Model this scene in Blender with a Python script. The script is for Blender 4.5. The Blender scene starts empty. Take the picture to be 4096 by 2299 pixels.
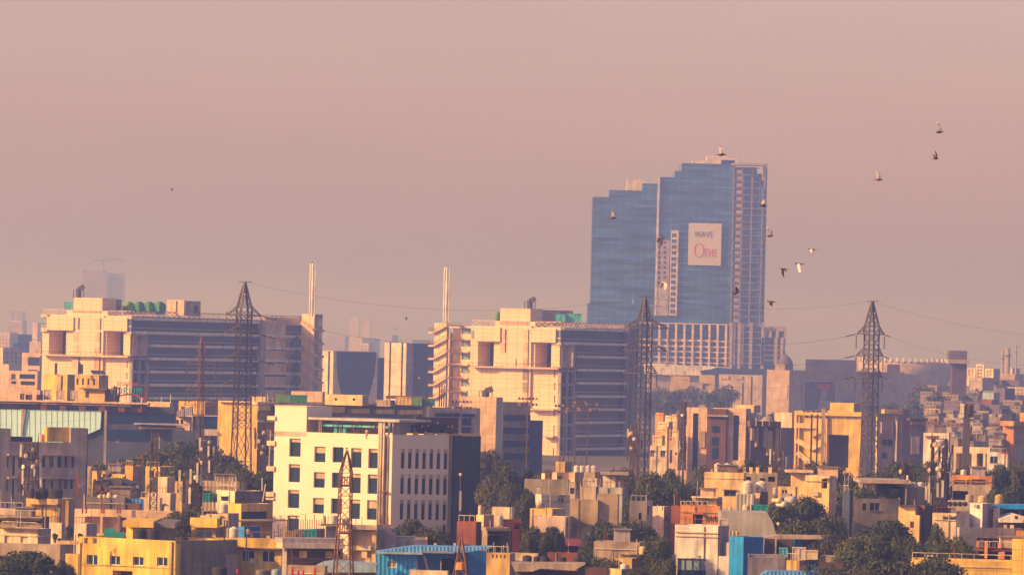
import bpy, bmesh, math, random
from mathutils import Vector, Matrix
R=math.radians
sc=bpy.context.scene
C=sc.collection
# ------------------------------------------------------------- camera
FPX=22755.0; CAMH=30.0; PX0=2048.0; PY0=1400.0; ROLL=R(1.3)
cam=bpy.data.cameras.new('camera'); co=bpy.data.objects.new('camera',cam); C.objects.link(co)
cam.sensor_width=36; cam.lens=FPX/4096*36; cam.clip_start=1; cam.clip_end=80000
cam.shift_y=(PY0-1149.5)/4096
co.matrix_world=Matrix.Translation((0,0,CAMH))@Matrix.Rotation(R(90),4,'X')@Matrix.Rotation(ROLL,4,'Z')
sc.camera=co
# ------------------------------------------------------------- sky, sun, exposure
SUN_AZ=R(66); SUN_EL=R(25)
SV=Vector((-math.sin(SUN_AZ)*math.cos(SUN_EL),-math.cos(SUN_AZ)*math.cos(SUN_EL),math.sin(SUN_EL)))
w=bpy.data.worlds.new('World'); sc.world=w; w.use_nodes=True
nt=w.node_tree; nt.nodes.clear()
sky=nt.nodes.new('ShaderNodeTexSky'); sky.sky_type='NISHITA'; sky.sun_disc=False
sky.sun_elevation=SUN_EL; sky.sun_rotation=math.pi+SUN_AZ; sky.dust_density=1.8; sky.air_density=1.0; sky.ozone_density=1.0
tint=nt.nodes.new('ShaderNodeMix'); tint.data_type='RGBA'; tint.blend_type='MULTIPLY'; tint.inputs[0].default_value=1
tint.inputs[7].default_value=(.985,.615,.70,1)
bg=nt.nodes.new('ShaderNodeBackground'); bg.inputs[1].default_value=.136
ow=nt.nodes.new('ShaderNodeOutputWorld')
tcw=nt.nodes.new('ShaderNodeTexCoord'); mpw=nt.nodes.new('ShaderNodeMapping'); mpw.inputs['Scale'].default_value=(1,1,7); nzw=nt.nodes.new('ShaderNodeTexNoise'); nzw.inputs['Scale'].default_value=9; nzw.inputs['Detail'].default_value=5
mrw=nt.nodes.new('ShaderNodeMapRange'); mrw.inputs[1].default_value=.3; mrw.inputs[2].default_value=.7; mrw.inputs[3].default_value=.965; mrw.inputs[4].default_value=1.035
smg=nt.nodes.new('ShaderNodeMix'); smg.data_type='RGBA'; smg.blend_type='MULTIPLY'; smg.inputs[0].default_value=1      # faint uneven smog in the sky
nt.links.new(tcw.outputs['Generated'],mpw.inputs[0]); nt.links.new(mpw.outputs[0],nzw.inputs[0]); nt.links.new(nzw.outputs[0],mrw.inputs[0])
nt.links.new(sky.outputs[0],tint.inputs[6]); nt.links.new(tint.outputs[2],smg.inputs[6]); nt.links.new(mrw.outputs[0],smg.inputs[7]); nt.links.new(smg.outputs[2],bg.inputs[0]); nt.links.new(bg.outputs[0],ow.inputs[0])
sl=bpy.data.lights.new('sun','SUN'); sl.energy=4.8; sl.angle=R(.5); sl.color=(1,.58,.18)
so=bpy.data.objects.new('sun',sl); C.objects.link(so); so.rotation_euler=SV.to_track_quat('Z','Y').to_euler(); so.location=(0,0,300)
sc.view_settings.view_transform='Standard'; sc.view_settings.look='None'; sc.view_settings.exposure=.48; sc.view_settings.gamma=1
sc.cycles.max_bounces=6; sc.cycles.volume_bounces=2; sc.cycles.diffuse_bounces=3; sc.cycles.use_denoising=True
HAZE_COL=(.27,.42,1.0,1); HAZE_DEN=3.6e-4
# ------------------------------------------------------------- helpers
cR,sR=math.cos(ROLL),math.sin(ROLL); TR=math.tan(ROLL); O=Vector((0,0,CAMH))
def uv(px,py):
    dx,dy=px-PX0,py-PY0
    return dx*cR+dy*sR,-dx*sR+dy*cR
def W(px,py,d):
    u,v=uv(px,py); return Vector((u*d/FPX,d,CAMH-v*d/FPX))
DT=[(1600,1350),(1700,1180),(1750,1080),(1800,980),(1850,880),(1900,815),(2000,745),(2100,690),(2200,640),(2300,590),(2500,500)]
def DY(y):
    for (a,b),(c,d) in zip(DT,DT[1:]):
        if y<=c: return b+(d-b)*(y-a)/(c-a)
    return 500
def dist(px,py,h): return (CAMH-h)*FPX/uv(px,py)[1]
WL={}                                   # world location of every root
def tag(o,label=None,cat=None,g=None,kind=None):
    if label: o['label']=label
    if cat: o['category']=cat
    if g: o['group']=g
    if kind: o['kind']=kind
    return o
def empty(name,loc,label,cat=None,g=None):
    o=bpy.data.objects.new(name,None); C.objects.link(o); o.location=loc; o.empty_display_size=.5
    WL[o.name]=Vector(loc); return tag(o,label,cat or name.replace('_',' '),g)
class MB:
    def __init__(s): s.v=[];s.f=[];s.mi=[]
    def poly(s,pts):
        n=len(s.v); s.v+=[tuple(p) for p in pts]; s.f.append(tuple(range(n,n+len(pts))))
    def box(s,o,a,b,c):
        o,a,b,c=Vector(o),Vector(a),Vector(b),Vector(c); n=len(s.v)
        s.v+=[tuple(o+a*i+b*j+c*k) for k in (0,1) for j in (0,1) for i in (0,1)]
        s.f+=[(n,n+2,n+3,n+1),(n+4,n+5,n+7,n+6),(n,n+1,n+5,n+4),(n+2,n+6,n+7,n+3),(n,n+4,n+6,n+2),(n+1,n+3,n+7,n+5)]
        return s
    def abox(s,x0,x1,y0,y1,z0,z1): return s.box((x0,y0,z0),(x1-x0,0,0),(0,y1-y0,0),(0,0,z1-z0))
    def bar(s,p,q,w,h=None):
        p,q=Vector(p),Vector(q); d=q-p
        if d.length<1e-6: return s
        dn=d.normalized(); a=dn.cross(Vector((0,0,1)))
        if a.length<.05: a=Vector((1,0,0))
        a.normalize(); b=dn.cross(a).normalized(); h=h or w
        return s.box(p-a*w/2-b*h/2,a*w,b*h,d)
    def lathe(s,c,prof,n=14,ax=None):
        c=Vector(c); k=len(s.v)
        for r,z in prof:
            for i in range(n):
                t=2*math.pi*i/n
                if ax: s.v.append((c.x+z*ax[0]-r*math.cos(t)*ax[1],c.y+z*ax[1]+r*math.cos(t)*ax[0],c.z+r*math.sin(t)))
                else: s.v.append((c.x+r*math.cos(t),c.y+r*math.sin(t),c.z+z))
        for j in range(len(prof)-1):
            for i in range(n):
                a=k+j*n+i;b=k+j*n+(i+1)%n; s.f.append((a,b,b+n,a+n))
        s.f.append(tuple(k+i for i in range(n))[::-1]); s.f.append(tuple(k+(len(prof)-1)*n+i for i in range(n)))
        return s
    def prism(s,pts,off):
        n=len(s.v);m=len(pts); s.v+=[tuple(p) for p in pts]+[tuple(Vector(p)+Vector(off)) for p in pts]
        s.f.append(tuple(range(n,n+m))); s.f.append(tuple(range(n+m,n+2*m))[::-1])
        for i in range(m): j=(i+1)%m; s.f.append((n+i,n+j,n+m+j,n+m+i))
        return s
    def build(s,name,mat,p=None,smooth=False):
        o0=WL[p.name] if p else None
        if p is None:
            xs=[v[0] for v in s.v];ys=[v[1] for v in s.v];zs=[v[2] for v in s.v]
            o0=Vector(((min(xs)+max(xs))/2,(min(ys)+max(ys))/2,min(zs)))
        me=bpy.data.meshes.new(name); me.from_pydata([(a-o0.x,b-o0.y,c-o0.z) for a,b,c in s.v],[],s.f)
        me.materials.append(M(mat) if isinstance(mat,str) else mat)
        if smooth:
            for q in me.polygons: q.use_smooth=True
        o=bpy.data.objects.new(name,me); C.objects.link(o)
        if p: o.parent=p
        else: o.location=o0
        WL[o.name]=o0.copy(); return o
# ------------------------------------------------------------- materials
PAL=dict(cream=(.78,.64,.45),cream2=(.72,.52,.35),white=(.80,.76,.72),offwhite=(.64,.58,.50),pink=(.72,.57,.45),yellow=(.80,.54,.10),ochre=(.62,.42,.14),
 orange=(.68,.28,.06),lemon=(.84,.60,.27),peach=(.82,.62,.44),tan=(.40,.31,.20),concrete=(.28,.24,.20),grey=(.36,.33,.34),greyd=(.20,.18,.19),mauve=(.38,.33,.34),lav=(.43,.38,.43),
 brick=(.17,.06,.05),rust=(.26,.08,.035),redroof=(.24,.05,.035),brown=(.16,.09,.07),brownd=(.07,.045,.045),dark=(.03,.028,.035),black=(.035,.035,.045),
 blue=(.01,.33,.95),blued=(.01,.18,.55),cyan=(.10,.52,.62),teal=(.02,.36,.34),green=(.05,.26,.16),greenl=(.16,.36,.10),navy=(.04,.06,.12),
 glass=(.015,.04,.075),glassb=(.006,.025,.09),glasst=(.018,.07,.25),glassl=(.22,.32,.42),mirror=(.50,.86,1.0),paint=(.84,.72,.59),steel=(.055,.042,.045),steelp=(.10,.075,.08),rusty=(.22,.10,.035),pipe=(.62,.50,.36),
 roofc=(.30,.25,.21),sheet=(.46,.46,.44),sheetb=(.34,.50,.62),bluesheet=(.12,.40,.90),blind=(.55,.42,.28),antenna=(.78,.72,.58),purple=(.13,.10,.16),stone=(.45,.37,.28),
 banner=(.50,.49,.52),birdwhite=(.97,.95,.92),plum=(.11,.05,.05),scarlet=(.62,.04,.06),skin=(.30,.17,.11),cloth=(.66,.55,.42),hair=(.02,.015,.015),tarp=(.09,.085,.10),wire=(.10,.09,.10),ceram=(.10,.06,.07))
MATS={}
def M(k):
    if k in MATS: return MATS[k]
    base,_,fx=k.partition('|'); c=PAL[base]
    m=bpy.data.materials.new(k.replace('|','_')); m.use_nodes=True; n=m.node_tree; b=n.nodes['Principled BSDF']
    isg=base in('glass','glassb','glasst','glassl','mirror'); b.inputs['Roughness'].default_value=.12 if isg else (.45 if base in('sheet','sheetb','blue','steel','rusty','cyan','teal') else .85)
    if isg: b.inputs['Specular IOR Level'].default_value=.18
    tc=n.nodes.new('ShaderNodeTexCoord'); mp=n.nodes.new('ShaderNodeMapping'); n.links.new(tc.outputs['Object'],mp.inputs[0])
    def noise(sc_,xs,det=4):
        mp_=n.nodes.new('ShaderNodeMapping'); mp_.inputs['Scale'].default_value=xs; n.links.new(tc.outputs['Object'],mp_.inputs[0])
        t=n.nodes.new('ShaderNodeTexNoise'); t.inputs['Scale'].default_value=sc_; t.inputs['Detail'].default_value=det; n.links.new(mp_.outputs[0],t.inputs[0]); return t.outputs[0]
    def ramp(src,a,va,b_,vb):
        r=n.nodes.new('ShaderNodeMapRange'); r.inputs[1].default_value=a;r.inputs[2].default_value=b_;r.inputs[3].default_value=va;r.inputs[4].default_value=vb; n.links.new(src,r.inputs[0]); return r.outputs[0]
    def mul(col,fac):
        x=n.nodes.new('ShaderNodeMix'); x.data_type='RGBA'; x.blend_type='MULTIPLY'; x.inputs[0].default_value=1
        if isinstance(col,tuple): x.inputs[6].default_value=(*col,1)
        else: n.links.new(col,x.inputs[6])
        n.links.new(fac,x.inputs[7]); return x.outputs[2]
    amp=.18 if isg else .3
    if base=='mirror': amp=.03
    col=mul(c,ramp(noise(.35,(1,1,1)),.3,1-amp,.7,1+amp*.5))
    if 'clean' in fx: col=mul(c,ramp(noise(.35,(1,1,1)),.3,.95,.7,1.02))
    elif not isg: col=mul(col,ramp(noise(1.6,(1,1,.12)),0.35,.72,.62,1.06))      # rain streaks
    if 'stain' in fx: col=mul(col,ramp(noise(.28,(1,1,1),2),.56,1,.6,.78)); col=mul(col,ramp(noise(.5,(1,1,.3),6),.5,1,.68,.55))
    if 'corr' in fx:   # corrugated sheet: ribs in relief
        wv=n.nodes.new('ShaderNodeTexWave'); wv.inputs['Scale'].default_value=1.5; wv.bands_direction='DIAGONAL'
        mp2=n.nodes.new('ShaderNodeMapping'); mp2.inputs['Scale'].default_value=(1,1,0); n.links.new(tc.outputs['Object'],mp2.inputs[0]); n.links.new(mp2.outputs[0],wv.inputs[0])
        bm_=n.nodes.new('ShaderNodeBump'); bm_.inputs['Strength'].default_value=.3; bm_.inputs['Distance'].default_value=.3; n.links.new(wv.outputs[0],bm_.inputs['Height']); n.links.new(bm_.outputs[0],b.inputs['Normal'])
        col=mul(col,ramp(wv.outputs[0],0,.86,1,1.04))
    if 'tile' in fx or 'mull' in fx:   # cladding joints / mullions
        br=n.nodes.new('ShaderNodeTexBrick'); big='mull' in fx
        br.inputs['Color1'].default_value=(1,1,1,1);br.inputs['Color2'].default_value=(.93,.93,.93,1);br.inputs['Mortar'].default_value=(.62,.58,.56,1) if not big else (1.4,1.35,1.3,1)
        br.inputs['Scale'].default_value=1; br.inputs['Mortar Size'].default_value=.05 if not big else .06; br.offset=0
        br.inputs['Brick Width'].default_value=1.5 if not big else 1.6; br.inputs['Row Height'].default_value=1.2 if not big else 40
        sx=n.nodes.new('ShaderNodeSeparateXYZ'); cx=n.nodes.new('ShaderNodeCombineXYZ'); ad=n.nodes.new('ShaderNodeMath'); ad.operation='ADD'
        n.links.new(tc.outputs['Object'],sx.inputs[0]); n.links.new(sx.outputs[0],ad.inputs[0]); n.links.new(sx.outputs[1],ad.inputs[1]); n.links.new(ad.outputs[0],cx.inputs[0]); n.links.new(sx.outputs[2],cx.inputs[1]); n.links.new(cx.outputs[0],br.inputs[0])
        col=mul(col,br.outputs[0])
    if 'floors' in fx:  # storey bands of an unfinished curtain wall
        br=n.nodes.new('ShaderNodeTexBrick'); br.inputs['Color1'].default_value=(1,1,1,1);br.inputs['Color2'].default_value=(.8,.85,.95,1);br.inputs['Mortar'].default_value=(2.6,1.9,1.5,1)
        br.inputs['Scale'].default_value=1;br.inputs['Mortar Size'].default_value=.25;br.inputs['Brick Width'].default_value=4.5;br.inputs['Row Height'].default_value=3.9;br.offset=0
        sx=n.nodes.new('ShaderNodeSeparateXYZ'); cx=n.nodes.new('ShaderNodeCombineXYZ')
        n.links.new(tc.outputs['Object'],sx.inputs[0]); n.links.new(sx.outputs[0],cx.inputs[0]); n.links.new(sx.outputs[2],cx.inputs[1]); n.links.new(cx.outputs[0],br.inputs[0])
        col=mul(col,br.outputs[0]); col=mul(col,ramp(noise(.05,(1,1,8),6),.35,.4,.65,2.0))
    n.links.new(col,b.inputs['Base Color'])
    MATS[k]=m; return m
def leafmat(name,c1,c2):
    m=bpy.data.materials.new(name); m.use_nodes=True; n=m.node_tree; b=n.nodes['Principled BSDF']; b.inputs['Roughness'].default_value=.8
    g=n.nodes.new('ShaderNodeNewGeometry'); r=n.nodes.new('ShaderNodeValToRGB'); n.links.new(g.outputs['Random Per Island'],r.inputs[0])
    r.color_ramp.elements[0].color=(*c1,1); r.color_ramp.elements[1].color=(*c2,1)
    oi=n.nodes.new('ShaderNodeObjectInfo'); x=n.nodes.new('ShaderNodeMix'); x.data_type='RGBA'; x.blend_type='MULTIPLY'; x.inputs[0].default_value=1
    mr=n.nodes.new('ShaderNodeMapRange'); mr.inputs[3].default_value=.75; mr.inputs[4].default_value=1.3; n.links.new(oi.outputs['Random'],mr.inputs[0])
    n.links.new(r.outputs[0],x.inputs[6]); n.links.new(mr.outputs[0],x.inputs[7]); n.links.new(x.outputs[2],b.inputs['Base Color']); 
    b.inputs['Subsurface Weight'].default_value=0; return m
LEAF=[leafmat('leaves_dark',(.008,.022,.008),(.06,.080,.014)),leafmat('leaves_olive',(.014,.03,.006),(.095,.11,.014)),leafmat('leaves_dusty',(.02,.03,.014),(.10,.095,.028))]
# ------------------------------------------------------------- buildings
class Face:
    def __init__(s,c,D,N): s.c=Vector(c);s.D=Vector(D);s.N=Vector(N)
    def st(s,px,py,off=0):
        u,v=uv(px,py); r=Vector((u/FPX,1,-v/FPX)); t=((s.c-O).dot(s.N)+off)/r.dot(s.N); p=O+r*t
        return (p-s.c).dot(s.D),p.z
    def pt(s,a,z,off=0): p=s.c+s.D*a+s.N*off; return Vector((p.x,p.y,z))
    def rect(s,x0,y0,x1,y1,off=0):
        xc=(x0+x1)/2; yc=(y0+y1)/2; a=s.st(x0,yc,off)[0]; b=s.st(x1,yc,off)[0]; z1=s.st(xc,y0,off)[1]; z0=s.st(xc,y1,off)[1]
        return min(a,b),max(a,b),min(z0,z1),max(z0,z1)
    def slab(s,mb,a0,a1,z0,z1,o0,o1): return mb.box(s.pt(a0,z0,o0),s.D*(a1-a0),s.N*(o1-o0),(0,0,z1-z0))
    def px(s,mb,x0,y0,x1,y1,o0,o1): return s.slab(mb,*s.rect(x0,y0,x1,y1,o1),o0,o1)
def wall(mb,f,s0,s1,z0,z1,holes,dep):
    hs=[]
    for a,b,c,d,k in holes:
        a,b,c,d=max(a,s0+.05),min(b,s1-.05),max(c,z0+.05),min(d,z1-.05)
        if b-a>.05 and d-c>.05: hs.append((a,b,c,d,k))
    S=sorted({s0,s1,*[h[0] for h in hs],*[h[1] for h in hs]}); Z=sorted({z0,z1,*[h[2] for h in hs],*[h[3] for h in hs]})
    for i in range(len(S)-1):
        sm=(S[i]+S[i+1])/2; run=None
        for j in range(len(Z)-1):
            zm=(Z[j]+Z[j+1])/2; inh=any(h[0]<sm<h[1] and h[2]<zm<h[3] for h in hs)
            if inh: 
                if run is not None: mb.poly([f.pt(S[i],run),f.pt(S[i+1],run),f.pt(S[i+1],Z[j]),f.pt(S[i],Z[j])]); run=None
            elif run is None: run=Z[j]
        if run is not None: mb.poly([f.pt(S[i],run),f.pt(S[i+1],run),f.pt(S[i+1],z1),f.pt(S[i],z1)])
    for a,b,c,d,k in hs:
        q=-(dep if k!='o' else dep*5)
        for (p1,p2) in (((a,c),(b,c)),((b,c),(b,d)),((b,d),(a,d)),((a,d),(a,c))):
            mb.poly([f.pt(*p1),f.pt(*p2),f.pt(*p2,q),f.pt(*p1,q)])
    return hs
def panes(hs,f,dep,par,glass='glass',frame='white'):
    for a,b,c,d,k in hs:
        q=-(dep if k!='o' else dep*5)+.02; m=MB(); m.poly([f.pt(a,c,q),f.pt(b,c,q),f.pt(b,d,q),f.pt(a,d,q)])
        w=m.build({'o':'opening','d':'door'}.get(k,'window'),{'o':'dark','d':'brownd'}.get(k,glass),par)
        if k=='f':
            m=MB(); t=.09; o=-dep+.03
            for r in ((a,a+t,c,d),(b-t,b,c,d),(a+t,b-t,c,c+t),(a+t,b-t,d-t,d),((a+b)/2-t/2,(a+b)/2+t/2,c+t,d-t)): f.slab(m,*r,o,o+.06)
            m.build('frame',frame,w)
        if k=='w' and b-a>.7 and b-a<1.6 and glass=='glass':
            m=MB(); f.slab(m,(a+b)/2-.03,(a+b)/2+.03,c,d,-dep+.03,-dep+.09); m.build('mullion',frame,w); m=MB(); f.slab(m,a-.08,b+.08,c-.1,c-.01,.01,.14); m.build('sill','concrete',w)
        if k in 'bB':
            m=MB(); f.slab(m,a+.02,b-.02,d-(d-c)*(.2 if k=='b' else .42),d-.01,-dep+.06,-dep+.12); m.build('blind','blind',w)
def rail(m,f,a0,a1,z0,h,off,step=1.5,t=.08,cross=False):
    n=max(1,int(abs(a1-a0)/step)); 
    for i in range(n+1):
        a=a0+(a1-a0)*i/n; m.bar(f.pt(a,z0,off),f.pt(a,z0+h,off),t)
        if cross and i<n:
            b=a0+(a1-a0)*(i+1)/n; m.bar(f.pt(a,z0,off),f.pt(b,z0+h,off),t*.8); m.bar(f.pt(a,z0+h,off),f.pt(b,z0,off),t*.8)
    m.bar(f.pt(a0,z0+h,off),f.pt(a1,z0+h,off),t)
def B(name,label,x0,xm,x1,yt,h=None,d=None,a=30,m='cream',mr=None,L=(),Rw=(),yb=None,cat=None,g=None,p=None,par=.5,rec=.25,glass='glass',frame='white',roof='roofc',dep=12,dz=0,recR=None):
    if name=='w': name='wing'
    if d is None:
        d0=DY(yt); hD=CAMH-uv(xm,yt)[1]*d0/FPX; d=dist(xm,yt,hD+(h-hD)*.28)
    auto=(name=='house' and p is None and d<1320); rr=random.Random(int(x0*13+yt*7))
    if auto and rr.random()<.6:
        m=m if '|' in m else m+'|stain'; mr=mr if (not mr or '|' in mr) else mr+'|stain'
    a=R(a); c0=W(xm,yt,d); zt=c0.z; z0=0.0 if yb is None else W(xm,yb,d).z
    cb=Vector((c0.x,c0.y,z0)); ca,sa=math.cos(a),math.sin(a)
    fl=Face(cb,(-ca,sa,0),(-sa,-ca,0)); fr=Face(cb,(sa,ca,0),(ca,-sa,0)); rad=Vector((c0.x,c0.y,0)).normalized()
    hl,hr=x0<xm-1.6,x1>xm+1.6
    if not hl and not hr: hr=True
    ll=fl.st(x0,yt)[0] if hl else 0; lr=fr.st(x1,yt)[0] if hr else 0
    P0=fl.pt(ll,z0); P2=fr.pt(lr,z0)
    if hl and hr: foot=[P0,cb,P2,P0+(P2-cb)]
    elif hl:
        bk=Vector((sa,ca,0)) if Vector((sa,ca,0)).dot(rad.cross(Vector((0,0,1))))<0.001 else rad
        foot=[P0,cb,cb+rad*dep,P0+rad*dep]
    else: foot=[cb,P2,P2+rad*dep,cb+rad*dep]
    if p is None: root=empty(name,cb,label,cat,g)
    else: root=p
    w1=MB(); w2=MB() if mr else w1; H1=H2=[]
    def autow(f,le,given):
        o=[(*f.rect(*q[:4]),q[4] if len(q)>4 else 'w') for q in given]
        if not auto or given or le<3.2 or rr.random()<.25: return o
        z=zt-min(par,.8)-1.0; st=rr.uniform(2.3,3.4); ww=rr.uniform(.8,1.3); kd=rr.choice('wwfbB')
        while z>max(z0,zt-8)+2:
            s_=rr.uniform(.7,1.4)
            while s_+ww<le-.5:
                if rr.random()<.72: o.append((s_,s_+ww,z-1.15,z,kd))
                s_+=st
            z-=3.0
        return o
    if hl: H1=wall(w1,fl,0,ll,z0,zt,autow(fl,ll,L),rec)
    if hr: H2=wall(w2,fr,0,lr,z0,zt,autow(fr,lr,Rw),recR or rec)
    up=Vector((0,0,zt-z0)); n=len(foot); st=2 if (hl and hr) else 1
    for i in range(st,n): w1.poly([foot[i],foot[(i+1)%n],foot[(i+1)%n]+up,foot[i]+up])
    cen=sum(foot,Vector())/n
    ins=[q+(cen-q)*min(.4,.35/max(.5,(cen-q).length)) for q in foot]
    pz=min(par,(zt-z0)*.4)
    for i in range(n):
        j=(i+1)%n; w1.poly([foot[i]+up,foot[j]+up,ins[j]+up,ins[i]+up])
        if pz>0: w1.poly([ins[i]+up,ins[j]+up,ins[j]+up-Vector((0,0,pz)),ins[i]+up-Vector((0,0,pz))])
    wo=w1.build('wall' if p is None else name,m,root); hold=wo if p else root
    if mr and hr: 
        w2o=w2.build('side_wall',mr,hold)  # often a darker copy of the front: side shade put into the colour
    if p is None or True:
        mb=MB(); mb.poly([q+up-Vector((0,0,pz)) for q in ins]); mb.build('roof',roof,hold)
    panes(H1,fl,rec,hold,glass,frame); panes(H2,fr,recR or rec,hold,glass,frame)
    if auto:
        cx_=sum((q.x for q in foot))/n; cy_=sum((q.y for q in foot))/n; wd_=max(q.x for q in foot)-min(q.x for q in foot)
        for f_,le_,hs_ in ((fl,ll,H1),(fr,lr,H2)):
            if le_>3:
                if rr.random()<.6: m_=MB(); f_.slab(m_,.1,le_-.1,zt-min(1.0,par+.4),zt-min(1.0,par+.4)+.1,.01,.14); m_.build('string_course',rr.choice([m,'concrete','offwhite']),hold)
                if hs_ and rr.random()<.7:
                    for q in hs_: m_=MB(); f_.slab(m_,q[0]-.15,q[1]+.15,q[3]+.06,q[3]+.14,.01,.45); m_.build('sunshade',rr.choice([m,'concrete']),hold)
                if rr.random()<.5: s_=rr.uniform(.3,le_-.3); m_=MB(); m_.bar(f_.pt(s_,zt-.1,.09),f_.pt(s_,max(0,zt-8),.09),.1); m_.build('drain_pipe',rr.choice(['pipe','greyd','rust']),hold)
                if rr.random()<.35: s_=rr.uniform(.3,le_-1.2); m_=MB(); f_.slab(m_,s_,s_+.85,zt-2.9,zt-2.3,.02,.4); m_.build('air_conditioner','offwhite',hold)
        if wd_>4 and rr.random()<.45:
            w_=rr.uniform(1.8,2.8); hh_=rr.uniform(.9,1.6); xx_=cx_+rr.uniform(-.3,.2)*wd_; MB().abox(xx_,xx_+w_,cy_,cy_+2,zt-pz,zt+hh_).build('stair_cabin',rr.choice([m,'cream2','concrete|stain','lav']),hold); MB().abox(xx_-.2,xx_+w_+.2,cy_-.3,cy_+2.2,zt+hh_+.003,zt+hh_+.12).build('cabin_roof','concrete',hold)
        if rr.random()<.5:
            m_=MB(); q_=foot[0]+up+Vector((.2,.3,-.02)); e_=foot[1]+up+Vector((-.2,.3,-.02)); k_=max(3,int((e_-q_).length/1.3))
            for i in range(k_+1): c_=q_.lerp(e_,i/k_); m_.bar(c_,c_+Vector((0,0,.75)),.06)
            m_.bar(q_+Vector((0,0,.75)),e_+Vector((0,0,.75)),.06); m_.build('railing',rr.choice(['steel','rust','offwhite']),hold)
        for i in range(rr.randint(0,3)): c_=Vector((cx_+rr.uniform(-.4,.4)*wd_,cy_,zt-.3)); MB().bar(c_,c_+Vector((rr.uniform(-.1,.1),0,rr.uniform(1,2.6))),.07).build('rod',rr.choice(['steel','rust','offwhite']),hold)
    class X: pass
    X=X(); X.root=root; X.hold=hold; X.l=fl; X.r=fr; X.d=d; X.zt=zt; X.ll=ll; X.lr=lr; X.c=cb; X.foot=foot; X.z0=z0; X.wall=wo
    return X
def add(X,f,name,mat,rects,o0=0.01,o1=.3,p=None):
    for q in rects: mb=MB(); f.px(mb,*q,o0,o1); o=mb.build(name,mat,p or X.hold)
    return o
def addp(f,name,mat,rects,o0,o1,p):
    for q in rects: mb=MB(); f.px(mb,*q,o0,o1); o=mb.build(name,mat,p)
    return o
def grid(x0,y0,nx,dx,w,ny,dy,h,k='w'):
    return [(x0+i*dx-j*dy*TR,y0+j*dy+i*dx*TR,x0+i*dx-j*dy*TR+w,y0+j*dy+i*dx*TR+h,k) for j in range(ny) for i in range(nx)]
TANKG={'black':'black water tanks on rooftops','white':'white water tanks on rooftops','offwhite':'white water tanks on rooftops','ochre':'tan water tanks'}
def tank(xc,yb,w,h,d,col,label,g=None):
    b=W(xc,yb,d); r=w*d/FPX/2; hh=h*d/FPX; mb=MB(); pr=[(r,0)]
    for i in range(4): z=hh*.78*(i+.5)/4; pr+=[(r,z-.04),(r*.955,z),(r,z+.04)]
    pr+=[(r,hh*.78),(r*.85,hh*.88),(r*.4,hh*.94)]; mb.lathe(b,pr,16)
    t=empty('water_tank',b,label,'water tank',g or TANKG.get(col)); mb.build('tank_body',col+'|stain' if col!='black' else col,t,True)
    mb=MB().lathe(b+Vector((0,0,hh*.93)),[(r*.32,0),(r*.32,hh*.05),(r*.1,hh*.07)],12); mb.build('lid',col,t)
    return t
def boxtank(x0,x1,yt,yb,d,col,label,n=2,g=None):
    """sectional panel tank on feet"""
    a=W(x0,yb,d);b=W(x1,yt,d); t=empty('panel_tank',a,label,'water tank',g); wx=b.x-a.x; hh=b.z-a.z
    mb=MB().abox(a.x,b.x,d,d+wx*.5,a.z+hh*.08,b.z); 
    for i in range(n+1): x=a.x+wx*i/n; mb.abox(x-.05,x+.05,d-.08,d-.003,a.z+hh*.08,b.z)
    mb.abox(a.x-.06,b.x+.06,d-.1,d+wx*.5+.1,b.z+.003,b.z+.12); mb.build('tank_body',col,t)
    mb=MB()
    for i in range(n+1): x=a.x+wx*i/n*.96+.1; mb.abox(x-.08,x+.08,d+.1,d+.3,a.z,a.z+hh*.08-.003)
    mb.build('feet','steel',t); return t
def ac(x0,x1,yt,yb,d,label,g=None):
    a=W(x0,yb,d);b=W(x1,yt,d); t=empty('air_conditioner',a,label,'air conditioner',g); hh=b.z-a.z; ww=b.x-a.x
    MB().abox(a.x,b.x,d,d+.5,a.z,b.z).build('case','offwhite',t)
    MB().lathe(Vector((a.x+ww*.42,d+.02,a.z+hh*.5)),[(hh*.36,0),(hh*.36,.06),(hh*.1,.07)],14,ax=(0,-1)).build('fan','dark',t); return t
def pole(xc,yt,yb,d,label,w=.12,mat='steel',name='pole',cat=None,head=None,g=None,xt=None):
    a=W(xc,yb,d); b=W(xt if xt is not None else xc,yt,d); b.x=a.x if xt is None else b.x
    t=empty(name,a,label,cat,g); MB().bar(a,b,w).build('shaft',mat,t)
    if head=='lamp': MB().lathe(b,[(.08,0),(.18,.1),(.2,.28),(.07,.4)],10).build('lamp_head','lemon',t)
    if head=='flood':
        m=MB().bar(b-Vector((1.9,0,.4)),b+Vector((1.9,0,-.4)),.1); m.bar(b-Vector((1.6,0,-.4)),b+Vector((1.6,0,.4)),.1); m.build('crossbar',mat,t)
        for i in range(6):
            for z in (-.5,.7): q=b+Vector((-1.9+i*.7,-.2,z-.35)); MB().box(q,(.45,0,0),(0,.25,.08),(0,-.1,.42)).build('floodlight','ceram' if (i+int(z>0))%3 else 'tan',t)
    if head=='cell':
        for i in range(8):
            q=2*math.pi*i/8; c=b+Vector((math.cos(q)*1.1,math.sin(q)*1.1,-2.2)); MB().abox(c.x-.2,c.x+.2,c.y-.1,c.y+.1,c.z,c.z+2.6).build('antenna','antenna' if i in(3,4,5) else 'ceram',t)
        MB().lathe(b-Vector((0,0,1.6)),[(1.2,0),(1.2,.15)],12).build('platform',mat,t)
    return t
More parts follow.
